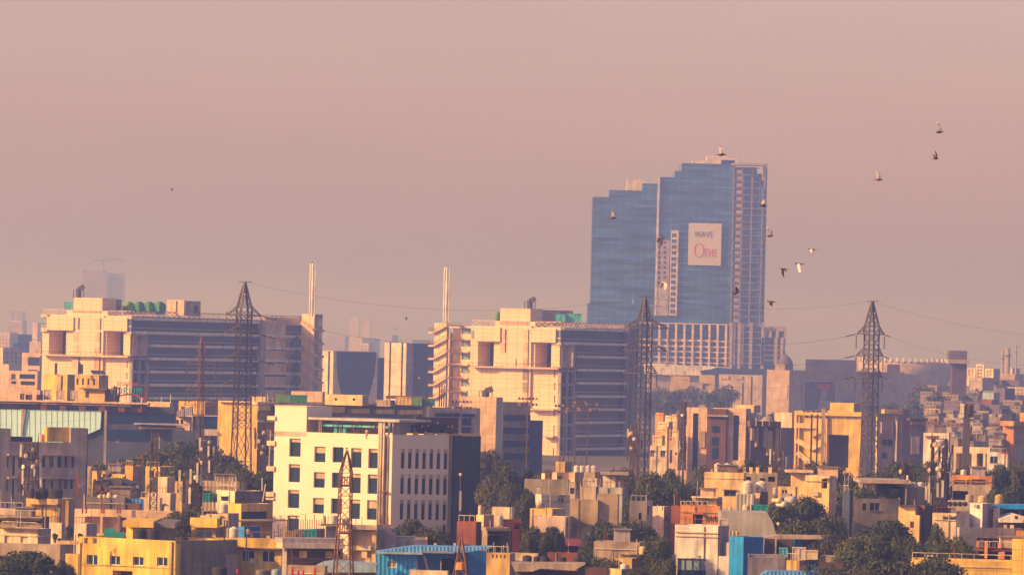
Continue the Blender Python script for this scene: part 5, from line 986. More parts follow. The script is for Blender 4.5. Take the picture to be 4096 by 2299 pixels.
for i,xx in enumerate((2940,2970,2997,3023,3074)): B('column_stub',f'{ORD[i]} of five bright column stubs from the left, lemon house roof',xx,xx+13,xx+15,1868,d=Y.d+2,a=15,m='lemon',yb=1892,par=.02,g='column stubs')
tank(2992,1977,46,58,Y.d-6,'white','large white dome topped tank, left of the big pair'); tank(3046,1973,48,52,Y.d-5,'white','large white dome topped tank, right of the big pair'); tank(3100,1975,24,28,Y.d-5,'offwhite','small grey white tank right of the big white pair')
B('house','grey tin walled shed below the big white tanks',2944,3016,3022,1976,h=11.8,a=8,m='sheet|corr'); B('house','cream wall strip between the grey shed and the dark stair',3016,3040,3046,1972,h=11.9,a=10,m='lemon'); B('stair_block','dark zigzag stair block right of the grey tin shed',3040,3041,3072,1974,h=11.8,a=75,m='steel',mr='steel',cat='stair block')
Y=B('house','yellow house with two framed windows behind the big tanks',3112,3182,3190,1946,h=12.6,a=12,m='lemon',L=[(3128,1958,3136,1976),(3140,1958,3148,1976)]); B('house','grey concrete wall with dark opening below the yellow house',3122,3162,3170,1974,h=11.9,a=10,m='grey',L=[(3128,1990,3156,2004,'o')])
for i,(xx,yy,ww) in enumerate(((3104,2008,20),(3124,2026,28),(3160,2012,36))):
    b=W(xx,yy,720); t=empty('water_tank',b,['small cream tank lying on its side below the dark stair','big white tank lying on its side with a dark end','long grey tank lying on its side behind the white one'][i],'water tank','tanks lying down'); r_=ww*720/FPX*.42; MB().lathe(b+Vector((-.4,0,r_)),[(r_,0),(r_*.97,.4),(r_,.8),(r_*.97,1.2),(r_,1.6)],16,ax=(.5,-.86)).build('tank_body',('lemon','white','sheet')[i],t,True)
Y=B('house','lemon house with a dark overhang, top right centre',3164,3226,3250,1882,h=14.2,a=14,m='lemon',mr='cream',cat='house'); m=MB(); a_=W(3145,1888,Y.d-1);b_=W(3254,1881,Y.d-1); m.abox(a_.x,b_.x,Y.d-1,Y.d+4,a_.z,b_.z); m.build('roof_slab','lemon',Y.hold)
Y=B('house','lemon house with an open dark door and a pale right corner',3222,3318,3347,1902,h=13.5,a=18,m='lemon',mr='offwhite',L=[(3286,1914,3309,1952,'o')]); m=MB(); Y.l.px(m,3284,1905,3318,1911,.05,1.0); m.build('door_hood','cream',Y.hold)
t=boxtank(3006,3070,2022,2048,OH.d-12,'teal','teal tarpaulin box with white ribs, right centre',3); tank(2984,2049,32,34,OH.d-12,'cream','cream water tank left of the teal tarpaulin box'); tank(2920,2046,12,22,OH.d-11,'offwhite','small pale drum left of the cream tank')
t=empty('gable_wall_building',Vector((W(2990,2140,700).x,700,0)),'big plain grey sheet metal wall sloping down on the right','building'); MB().prism([W(*q,700) for q in ((2884,2300),(2884,2046),(3070,2050),(3092,2090),(3106,2140),(3106,2300))],(0,10,0)).build('wall','sheet',t)
# white modern house
Y=B('house','white modern house with a wide four pane window, bottom right centre',2700,2873,2916,2102,h=11,a=18,m='white',mr='lav',L=[(2709,2232,2823,2330)],rec=.4,glass='glassl',cat='house'); WM=Y
m=MB(); f=Y.l
for xx in (2737,2767,2797): f.px(m,xx,2232,xx+2,2330,-.37,-.25)
m.build('window_bars','steel',Y.hold); m=MB(); f.px(m,2709,2278,2823,2330,-.38,-.3); m.build('lower_glass','glassb',Y.hold)
m=MB(); f.px(m,2699,2126,2873,2130,.02,.25); f.px(m,2699,2142,2873,2146,.02,.2); m.build('cornice','cream2',Y.hold)
Q=B('w','',2874,2990,2996,2226,d=Y.d-1.5,a=10,m='white',p=Y.root,par=.4); Q=B('w','',2673,2702,2706,2216,d=Y.d-1.5,a=12,m='white',p=Y.root,L=[(2688,2262,2706,2290),(2688,2294,2706,2320)]); Q=B('w','',2893,2926,2930,2168,d=Y.d-.5,a=60,m='lav',mr='lav',p=Y.root,Rw=[(2897,2183,2906,2225)])
B('boundary_wall','grey plastered yard wall right of the white modern house',2990,2991,3142,2228,h=8.4,a=78,m='grey|stain',mr='grey|stain',cat='wall'); pole(2994,2183,2226,Y.d-2,'short thick cream post on the white modern house roof',.34,'cream','post'); 
boxtank(2878,2908,2078,2104,Y.d+1,'offwhite','small white cabinet with red marks on the white house roof',1)
for i in range(3): tank(2918+i*15,2140,14,18,690,'ochre',f'{["left","middle","right"][i]} small ochre drum below the grey metal wall',g='ochre drums')
# blue shed right
Y=B('shed','blue tin shed with a yellow wall corner below the grey metal wall',2918,2975,3054,2146,h=9,a=60,m='blue|corr',mr='blued|corr',cat='shed')
t=empty('canopy_shed',Vector((W(3180,2200,675).x,675,0)),'flat cream canopy with blue tin rooms and brown door beneath, right','shed'); a_=W(3048,2156,672);b_=W(3318,2138,672); MB().prism([W(*q,672) for q in ((3046,2150),(3110,2139),(3318,2143),(3300,2155),(3110,2154))][::-1],(0,4,0)).build('roof','stone',t)
for nm,q,mt,o_ in (('wall',(3178,2156,3212,2196),'blue|corr',676),('wall',(3241,2156,3314,2200),'blued|corr',676),('door',(3213,2157,3240,2194),'rust',676.1),('wall',(3060,2154,3100,2196),'brownd',677),('wall',(3110,2156,3170,2200),'ceram',678)):
    a_=W(q[0],q[3],o_);b_=W(q[2],q[1],o_); MB().abox(a_.x,b_.x,o_,o_+3,a_.z if nm=='door' else 0,b_.z).build(nm,mt,t)
t=boxtank(3118,3150,2193,2228,655,'cyan','cyan steel cabinet standing before the canopy shed',2)
Y=B('house','ochre striped low wall with a black drum, right bottom',3143,3198,3240,2240,h=7.6,a=20,m='ochre|corr',mr='tan'); tank(3226,2282,40,26,Y.d-12,'black','black squat drum before the ochre striped wall'); boxtank(3170,3222,2192,2240,Y.d+4,'offwhite','white framed tank stand beside the cream box, right bottom',2); boxtank(3218,3270,2204,2238,Y.d+8,'cream','cream panel box behind the white framed stand',1)
B('boundary_wall','brown brick yard wall at the bottom right of centre',3277,3372,3380,2252,h=7.2,a=8,m='plum',cat='wall'); B('house','grey roof house behind the brown brick yard wall',3282,3366,3372,2222,h=8,a=8,m='stone')
t=empty('tin_roof_shed',Vector((W(3200,2299,610).x,610,0)),'pale blue tin roof at the bottom edge, right of the grey yard wall','shed'); MB().prism([W(*q,610) for q in ((3050,2296),(3072,2282),(3380,2288),(3470,2292),(3440,2320),(3040,2320))][::-1],(0,4,0)).build('roof','bluesheet|corr',t)
# flats between trees on the right
Y=B('apartment_building','grey flats with open balconies and a thin projecting roof, right',3434,3500,3620,1930,h=12.6,a=35,m='stone',mr='concrete|stain',Rw=[(3556,1942,3613,1986,'o')],L=[(3452,1974,3488,2000,'o')],cat='apartment building'); m=MB(); a_=W(3438,1930,Y.d-3);b_=W(3645,1922,Y.d-3); m.abox(a_.x,b_.x,Y.d-3,Y.d+12,a_.z,b_.z); m.build('roof_slab','stone',Y.hold); Q=B('w','',3614,3615,3722,1948,d=Y.d+1,a=75,m='concrete|stain',mr='concrete|stain',p=Y.root,par=.1)
boxtank(3562,3596,1957,1982,Y.d+1,'sheetb','pale teal cloth bundle inside the grey flats balcony',1)
Q=B('w','',3415,3416,3600,1992,d=Y.d-12,a=78,m='stone',mr='concrete|stain',p=Y.root,Rw=[(3450,2012,3466,2040,'o'),(3480,2010,3520,2040)],par=.4)
for i,(xx,ww) in enumerate(((3654,26),(3683,28),(3710,20))): tank(xx,1948,ww,22,Y.d+4,'white',f'{["left","middle","right"][i]} of three white tanks left of the cluttered cell mast',g='tanks by the cluttered mast')
Y=B('house','orange topped flat with brown windows right of the cluttered mast',3806,3968,3975,1904,h=12.8,a=8,m='orange|stain',mr='tan',L=[(3818,1918,3862,1938),(3866,1918,3880,1938),(3886,1916,3942,1938)],glass='brown'); Q=B('w','',3800,3966,3974,1942,d=Y.d-9,a=8,m='stone|stain',p=Y.root,par=.1,L=[(3810,1962,3872,1998,'o')])
for i,(xx,y0,y1,ww) in enumerate(((3854,1876,1898,24),(3911,1882,1902,18),(3995,1893,1913,12),(4010,1893,1912,12))): tank(xx,y1,ww,y1-y0,Y.d+(3 if i<2 else 60),'white',['white tank left on the orange topped flat','white tank right on the orange topped flat','left tiny white tank among the trees, right edge','right tiny white tank among the trees, right edge'][i])
Y=B('house','yellow L shaped wall house behind the round tree, right',3595,3662,3682,2022,h=10.8,a=15,m='lemon',mr='tan',L=[]); Q=B('w','',3630,3678,3682,2060,d=Y.d-2,a=12,m='lemon',p=Y.root,L=[(3640,2084,3656,2110,'o')]); m=MB(); Y.l.px(m,3590,2018,3668,2024,.05,.8); m.build('roof_edge','brownd',Y.hold)
B('house','brown shaded wall house at the foot of the cluttered mast',3662,3700,3800,2020,h=10.8,a=40,m='brown',mr='brownd'); B('house','cream terrace wall with an iron grille below the cluttered mast',3730,3828,3832,2052,h=10.2,a=10,m='cream',L=[(3772,2062,3826,2084)])
# grey white house far right
Y=B('house','pale grey flat with a sunlit stair tower and slit windows, far right',3828,3838,4092,2108,h=9.8,a=74,m='lav',mr='grey',Rw=[(3908,2150,3922,2180),(3934,2151,3948,2184),(3958,2152,3972,2185),(3984,2153,3998,2186),(4008,2150,4030,2188),(4036,2150,4042,2176)],par=.3); GH=Y
Q=B('w','',3824,3825,3880,2052,d=Y.d+3,a=74,m='mauve',mr='mauve',p=Y.root); Q=B('w','',3880,3930,3972,2012,d=Y.d+4,a=32,m='white',mr='lav',p=Y.root,par=.2); m=MB(); Q.l.px(m,3896,2016,3910,2028,.02,.3); m.build('vent','tan',Q.wall)
B('w','',3974,3975,4000,2030,d=Y.d+5,a=70,m='lav',mr='lav',p=Y.root)
for i in range(4): ac(3793+i*20,3811+i*20,2000+i*.5,2028,Y.d+6,f'{["first","second","third","fourth"][i]} air conditioner from the left beside the sunlit stair tower',g='air conditioners by the stair tower')
for i,(xx,y0,y1,ww,cl) in enumerate(((3878,1974,2006,33,'stone'),(3928,1980,2012,36,'lemon'),(3996,1975,2014,34,'ochre'))): tank(xx,y1,ww,y1-y0,Y.d+8,cl,['tan tank left behind the sunlit stair tower','cream tank on top of the sunlit stair tower','ochre tank at the left end of the blue canopy'][i],g='tanks by the stair tower')
t=empty('blue_canopy',Vector((W(4050,2060,700).x,700,0)),'bright blue tin canopy at the right edge above a white gable','canopy'); MB().prism([W(*q,700) for q in ((3970,2016),(4150,2018),(4150,2036),(4000,2034))][::-1],(0,4,0)).build('roof','blue',t); m=MB()
for xx in (4000,4010,4080): m.bar(Vector((W(xx,2034,701).x,701,W(xx,2034,701).z)),Vector((W(xx,2034,701).x,701,0)),.3)
m.build('posts','lav',t); MB().abox(W(3996,2040,704).x,W(4150,2040,704).x,704,705,0,W(4040,2036,704).z).build('back_wall','ceram',t)
t=empty('gable_shed',Vector((W(4060,2085,690).x,690,0)),'white low gabled roof under the blue canopy, right edge','shed'); MB().prism([W(*q,690) for q in ((3998,2074),(4050,2058),(4070,2056),(4150,2080),(4150,2090),(3998,2088))][::-1],(0,8,0)).build('roof','white',t); MB().abox(W(4000,2090,691).x,W(4150,2090,691).x,691,698,0,W(4060,2089,691).z).build('wall','brownd',t); ac(4058,4074,2060,2076,689,'small dark cooler unit on the white gabled roof')
B('house','orange box house corner at the right edge',4064,4140,4146,2124,h=9,a=10,m='orange'); 
Y=B('house','orange pillared balcony flat below the pale grey flat, right',3905,4062,4068,2192,h=7.9,a=10,m='rust',L=[(3912,2202,3936,2236,'o'),(3952,2204,3992,2240,'o'),(4020,2204,4052,2245,'o')]); add(Y,Y.l,'pillar','orange',[(3906,2162,3916,2184),(3938,2164,3950,2230),(3994,2206,4018,2234),(3992,2170,4004,2190)],.05,.8)
Y=B('house','yellow tiled house with a flat parapet, bottom right corner',3643,4052,4060,2246,h=8,a=7,m='yellow|tile',L=[(3710,2290,3780,2330,'o')],par=.3); Q=B('w','',4050,4100,4140,2154,d=Y.d-1,a=15,m='yellow|tile',p=Y.root,par=.3)
ac(3708,3734,2219,2240,Y.d+2,'air conditioner standing on the yellow tiled house'); ac(3618,3642,2263,2288,Y.d-3,'cream air conditioner at the left end of the yellow tiled house'); B('house','brown wall under the left end of the yellow tiled house',3600,3642,3648,2288,h=7,a=8,m='brown')
B('house','dark grey flat with blue curtain wall among the trees, right',3370,3400,3412,1962,h=11.5,a=60,m='navy',mr='navy'); 

# washing lines on near roofs
rw=random.Random(12)
for lb,xa,xb,y,dd in (('washing line with pale clothes on the yellow band house roof',1060,1120,2140,YB.d+2),('washing line with mixed clothes on the yellow apartment roof',330,400,2150,YA.d+4),('washing line with dark clothes on the large lemon house',2830,2852,1874,LH.d+2),('washing line with pale cloths right of the red roof group',2440,2500,2222,655),('washing line on the pale grey flat, far right',4010,4060,2096,GH.d+2)):
    t=empty('washing_line',W(xa,y+14,dd),lb); a_=W(xa,y,dd); b_=W(xb,y+(xb-xa)*TR,dd); dn=Vector((0,0,14*dd/FPX+.6))
    MB().bar(a_,a_-dn,.06).build('post','steel',t); MB().bar(b_,b_-dn,.06).build('post','steel',t); MB().bar(a_,b_,.03).build('line','wire',t)
    k=max(2,int((b_-a_).length/.75))
    for i in range(k):
        p_=a_.lerp(b_,(i+.2)/k); w_=rw.uniform(.3,.5); h_=rw.uniform(.35,.75); MB().box(p_-Vector((0,0,h_)),(w_,0,0),(0,.04,0),(0,0,h_-.01)).build('cloth',rw.choice(['offwhite','cloth','blue','rust','greyd','cream','teal']),t)
# ============================================================= pylons
def pylon(label,top,sh,hw,base,d,arms,bx,yaw=.42,mat='steel',wb=.22,g='lattice power pylons'):
    """top=(x,y) peak, sh=(y) shoulder level, hw=half body width px, arms=[(y,xl,xr)], bx=(x0,x1,y) splayed foot"""
    T0=W(top[0],top[1],d); xb=(bx[0]+bx[1])/2; Bp=W(xb,bx[2],d); cx=Bp.x; T0.x=cx+(T0.x-cx)*.15; cx=T0.x
    root=empty('power_pylon',Vector((cx,d,0)),label,'pylon',g); k=d/FPX
    zt=T0.z; zs=W(top[0],sh,d).z; q_=math.cos(yaw)+math.sin(yaw); b1=hw*k/q_; z2=W(top[0],bx[3],d).z; b2=(bx[4])*k/q_; b3=(bx[1]-bx[0])/2*k/q_
    def hb(z):
        if z>=zs: return b1*(zt-z)/(zt-zs)+.1
        if z>=z2: return b1+(b2-b1)*(zs-z)/(zs-z2)
        return b2+(b3-b2)*(z2-z)/(z2-0)
    def P(i,z): a=yaw+math.pi/4+i*math.pi/2; r=hb(z)*1.4142; return Vector((cx+math.cos(a)*r,d+math.sin(a)*r,z))
    zz=[0]; n=max(2,int(z2/5)); zz+=[z2*(i+1)/n for i in range(n)]; n=int((zs-z2)/(b1*1.75)); zz+=[z2+(zs-z2)*(i+1)/n for i in range(n)]; zz+=[zs+(zt-zs)*f for f in (.3,.55,.78,1)]
    m=MB()
    for i in range(4):
        for a,b in zip(zz,zz[1:]):
            m.bar(P(i,a),P(i,b),wb*1.35); m.bar(P(i,a),P((i+1)%4,b),wb*.45); m.bar(P((i+1)%4,a),P(i,b),wb*.45)
        for a in zz[1:-1:2]: m.bar(P(i,a),P((i+1)%4,a),wb*.55)
    m.build('lattice_body',mat,root); tips=[]
    for y,xl,xr in arms:
        zc=W(top[0],y,d).z
        for x_ in (xl,xr):
            tip=W(x_,y,d); tip.z=zc; sgn=1 if tip.x>cx else -1; hbz=hb(zc); near=sorted([P(i,zc) for i in range(4)],key=lambda p:-p.x*sgn)[:2]; up=[Vector((p.x,p.y,zc+1.9)) for p in near]
            m=MB()
            for p_,u_ in zip(near,up):
                m.bar(p_,tip,wb*.9); m.bar(u_,tip,wb*.7)
                for f in (.25,.5,.75): m.bar(p_.lerp(tip,f),u_.lerp(tip,f),wb*.3)
            m.bar(near[0],near[1],wb*.6)
            for f in (.3,.6): m.bar(near[0].lerp(tip,f),near[1].lerp(tip,f),wb*.45)
            m.build('cross_arm',mat,root); tips.append(tip)
            m=MB()
            for i in range(8): z_=tip.z-.3-i*.36; m.lathe(Vector((tip.x,tip.y,z_-.3)),[(.09,0),(.22,.12),(.09,.25)],8)
            m.build('insulator_string','ceram',root)
    m=MB().bar(Vector((cx-1.4,d,zt)),Vector((cx+1.4,d,zt+.1)),wb*.5); m.build('peak_bar',mat,root)
    return tips,Vector((cx,d,zt))
TL,PL=pylon('tall lattice pylon before the left office, left of the white office',(983,1128),1238,30,0,1150,[(1262,905,1045),(1335,893,1036),(1440,890,1030),(1541,886,1022)],(918,1008,1850,1720,38))
TC,PC=pylon('tall lattice pylon at the right end of the right office',(2567,1187),1292,29,0,1200,[(1312,2498,2676),(1402,2490,2670),(1492,2492,2628)],(2530,2606,1880,1790,31),wb=.24)
TR_,PR=pylon('lattice pylon alone against the sky on the right',(3492,1205),1313,28,0,1250,[(1337,3426,3538),(1423,3424,3532),(1508,3420,3528)],(3436,3514,1850,1770,32),mat='steelp')
TF,PF=pylon('faint thin brown pylon in front of the left office glass',(806,1345),1400,12,0,1145,[(1455,748,862),(1560,742,866),(1620,738,870)],(786,812,1790,1700,14),mat='brown',wb=.12)
def wire(label,a,b,sag,g,w=.1,ins=3.5):
    a,b=Vector(a),Vector(b); m=MB(); n=22; P=[]
    for i in range(n+1): t=i/n; p=a.lerp(b,t); p.z-=4*sag*.3*t*(1-t); P.append(p)
    for i in range(n): m.bar(P[i],P[i+1],w*.38)
    o=m.build('power_line','wire'); tag(o,label,'power line',g=g); 
    if ins:
        L=(P[1]-P[0]).normalized(); mm=MB()
        for i in range(9): q=P[0]+L*(.5+i*ins/9); mm.bar(q,q+L*(ins/14),.2)
        mm.build('insulator_string','ceram',o)
RW_=lambda x,y,d: W(x,y,d)
wire('topmost thin wire running right from the peak of the right pylon',PR,RW_(4160,1342,1300),4,'wires right of the right pylon',.08,0)
for i,(tp,yy) in enumerate(((TR_[1],1462),(TR_[3],1548),(TR_[5],1625))): wire(f'{["upper","middle","lower"][i]} wire running right from the cross arms of the right pylon',tp,RW_(4200,yy,1150),6,'wires right of the right pylon',.11)
wire('highest hairline wire between the middle and right pylon peaks',PR,PC,7,'wires between middle and right pylon',.08,0)
for i in range(3): wire(f'{["upper","middle","lower"][i]} wire pair strand between middle and right pylon',TR_[2*i],TC[2*i+1],9,'wires between middle and right pylon',.12)
wire('highest hairline wire leaving the left pylon peak to the right',PL,PC,14,'wires between left and middle pylon',.08,0)
for i in range(3): wire(f'{["upper","middle","lower"][i]} wire strand between left and middle pylon',TL[2*i+1],TC[2*i],16,'wires between left and middle pylon',.1)
wire('hairline wire dropping left from the left pylon peak',PL,W(895,1262,1500),2,'wires left of the left pylon',.07,0)
for i,(a,b,y0,y1,dd,sg) in enumerate(((1400,2480,1440,1500,1420,1),(1250,1740,1500,1520,1430,1),(2600,3100,1540,1560,1400,1),(-60,430,1700,1668,1100,1),(-60,560,1760,1690,1080,1),(1100,1330,2062,2040,780,.5),(-60,700,2250,2262,560,.5),(640,1500,2255,2232,560,.5),(2330,2760,2105,2112,650,.5))):
    wire(['thin sagging wire across the foot of the bowl fronted office','second thin wire across the bowl fronted office','thin wire across the hazy mall front','upper thin wire across the mirror glass','lower thin wire across the mirror glass','thin wire pair end before the white office','thin wire across the yellow apartment front','thin wire across the yellow band house and workshop','thin wire across the tall stained tan wall'][i],W(a,y0,dd),W(b,y1,dd),sg,'thin wires over the roofs',.06,0)
# foreground rusty lattice tower
def ltower(label,pts,d,name,col,wb,cat):
    """pts: (y,xl,xr) outline levels from the top"""
    base=W((pts[-1][1]+pts[-1][2])/2,pts[-1][0],d); root=empty(name,Vector((base.x,d,0)),label,cat); L=[]
    for y,xl,xr in pts:
        a,b=W(xl,y,d),W(xr,y,d); c=(a.x+b.x)/2; h=(b.x-a.x)/2; z=(a.z+b.z)/2; L.append([Vector((c-h,d-h*.5,z)),Vector((c+h*.72,d-h*.9,z)),Vector((c+h,d+h*.6,z)),Vector((c-h*.7,d+h*.9,z))])
    if L[-1][0].z>0:
        L.append([Vector((p.x+(p.x-base.x)*.25,p.y,0)) for p in L[-1]])
    m=MB()
    for a,b in zip(L,L[1:]):
        for i in range(4):
            j=(i+1)%4; m.bar(a[i],b[i],wb*1.4); m.bar(a[i],b[j],wb*.7); m.bar(a[i],a[j],wb*.6)
    m.build('lattice',col,root); return root,L
fx,L=ltower('rusty lattice tower rising in front of the white office',[(1800,1387,1389),(1846,1371,1401),(1890,1358,1409),(1938,1356,1409),(1982,1355,1408),(2030,1353,1407),(2076,1352,1406),(2125,1348,1406),(2180,1343,1408),(2235,1338,1410),(2299,1332,1413)],600,'lattice_tower','rusty',.1,'lattice tower')
for q in ((1930,1940),(2110,2130)):
    a_,b_=W(1360,q[1],600),W(1406,q[0],600); m=MB()
    for i in range(6): m.bar(Vector((a_.x+(b_.x-a_.x)*i/5,599,a_.z)),Vector((a_.x+(b_.x-a_.x)*i/5,601,a_.z+.9)),.1)
    m.bar(Vector((a_.x,599.4,a_.z)),Vector((b_.x,599.4,a_.z)),.2); m.bar(Vector((a_.x,599.4,a_.z+.9)),Vector((b_.x,599.4,a_.z+.9)),.1); m.build('platform','rusty',fx)
fx,L=ltower('small rusty pointed lattice mast with an orange basket before the blue tin house',[(2148,1843,1847),(2185,1836,1854),(2220,1830,1862),(2260,1822,1870),(2299,1812,1876)],615,'lattice_tower','rusty',.09,'lattice tower')
b=W(1842,2282,615); MB().lathe(b,[(.15,0),(.75,.15),(.6,.9),(.25,1.0)],9).build('basket','orange',fx)
# ============================================================= telecom masts
mast(120,1768,2000,80,800,'crowded cell mast with pale side antennas before the grey office',21,n=14,col='steel',dishes=5,w=.16)
mast(612,1732,2060,44,745,'red brown cell mast behind the unfinished slab',22,n=3,col='steelp',dishes=1,w=.13,taper=.95)
mast(735,1840,2010,14,740,'thin cell pole with four pale antennas left of the trees',23,n=5,col='steel',dishes=1,spread=1.6); mast(785,1838,2020,18,742,'cell pole with a dark equipment cluster among the trees',24,n=6,col='steel',dishes=2,spread=1.3)
mast(822,1742,1990,52,900,'broad cell mast with two long white antennas below the thin pylon',25,n=12,col='steelp',dishes=3)
mast(1042,1695,1935,44,880,'dark cell mast left of the white office',26,n=12,col='steel',dishes=4); pole(1075,1720,1870,878,'thin leaning whip pole right of the dark cell mast',.16,'offwhite',xt=1082)
mast(2532,1700,1905,46,1000,'cell mast at the foot of the middle pylon',27,n=11,col='brown',dishes=4)
mast(2727,1606,1880,34,1150,'tall thin cell mast at the left end of the brick and cream office',28,n=13,col='ceram',dishes=1,w=.2)
mast(3752,1755,2050,92,760,'largest cluttered cell mast with many antennas, right',29,n=22,col='steel',dishes=6,w=.17,taper=.9); mast(3775,1790,2040,34,762,'second inner mast inside the cluttered right cell mast group',30,n=6,col='ceram',dishes=1)
mast(3105,1790,1975,54,900,'grey cell mast with pale antennas before the brick wing',31,n=11,col='steelp',dishes=3)
mast(3612,1850,1925,30,800,'short pair of antenna poles on the grey flats roof',32,n=4,col='steel',dishes=1); mast(3865+0,1860,1900,6,805,'small antenna pole with two white dishes among trees',33,n=2,dishes=2) if False else None
pole(3862,1622,1880,1090,'steel monopole with a crown of cell antennas, right',1.3,'steelp','monopole','telecom mast',head='cell')
for i,(xx,yt,xt) in enumerate(((2257,1634,2263),(2304,1621,2310),(2352,1628,2362))): pole(xx-6,yt,1870,1150,['leftmost stadium floodlight pole before the right office','middle stadium floodlight pole before the right office','rightmost stadium floodlight pole before the right office'][i],.3,'steelp','floodlight_pole','floodlight','flood',g='stadium floodlights')
pole(2104,1605,1870,1150,'stadium floodlight pole before the cream wall of the right office',.35,'steelp','floodlight_pole','floodlight','flood')
for i,xx in enumerate((3243,3266)): pole(xx,1655,1870,1180,['left floodlight pole before the yellow zigzag stair office','right floodlight pole before the yellow zigzag stair office'][i],.35,'steel','floodlight_pole','floodlight','flood',g='floodlights at the yellow office')
pole(3289,1632,1850,1180,'thick pale pole beside the floodlights of the yellow office',.7,'tan')
pole(2834,1605,1636,1292,'thin pole with a dark head on the brick and cream office roof',.5,'steelp'); 
for i in range(6): pole(2798+i*6+(i>3)*110,1618,1638,1293,f'{ORD[i]} small roof rod from the left on the brick and cream office',.22,'offwhite','roof_rod','rod',g='roof rods')
pole(1838,1903,2085,700,'slim street lamp before the dark glass wall of the white office',.14,'steelp','street_lamp','street lamp','lamp'); pole(1840,1962,2040,699.5,'thicker pale sleeve pole behind the slim street lamp',.3,'mauve')
pole(418,1640,1870,1125,'tall grey pole before the dark mall wall',.5,'mauve'); pole(2035,1990,2299,640,'dark thin pole right of the blue tin house',.13,'steel'); pole(2545,2155,2230,640,'thin pole beside the cream tank between the trees',.1,'lemon')
pole(3112,2100,2140,675,'small yellow lamp pole above the flat cream canopy',.12,'steel','street_lamp','street lamp','lamp')
# extra mid roofs clutter rods
rq=random.Random(9)
for i,(x0,x1,y,d_) in enumerate(((590,700,1600,1150),(1040,1100,1600,1235),(2640,2720,1668,1300),(3010,3090,1690,1245),(2290,2400,1990,800),(2620,2680,2030,720))):
    for j in range(3):
        xx=x0+(x1-x0)*(j+.5)/3; pole(xx,y-rq.uniform(10,26),y+12,d_-1,f'{["left","middle","right"][j]} thin rooftop rod {["right of the mall sign","on the orange building near the tall pylon","on the hazy houses right of the middle pylon","on the brick wing","above the grey blue flat in the centre","before the cream and grey house, centre right"][i]}',.16 if d_>1000 else .1,rq.choice(['antenna','steel','tan']),'roof_rod','rod',g='thin rooftop rods')
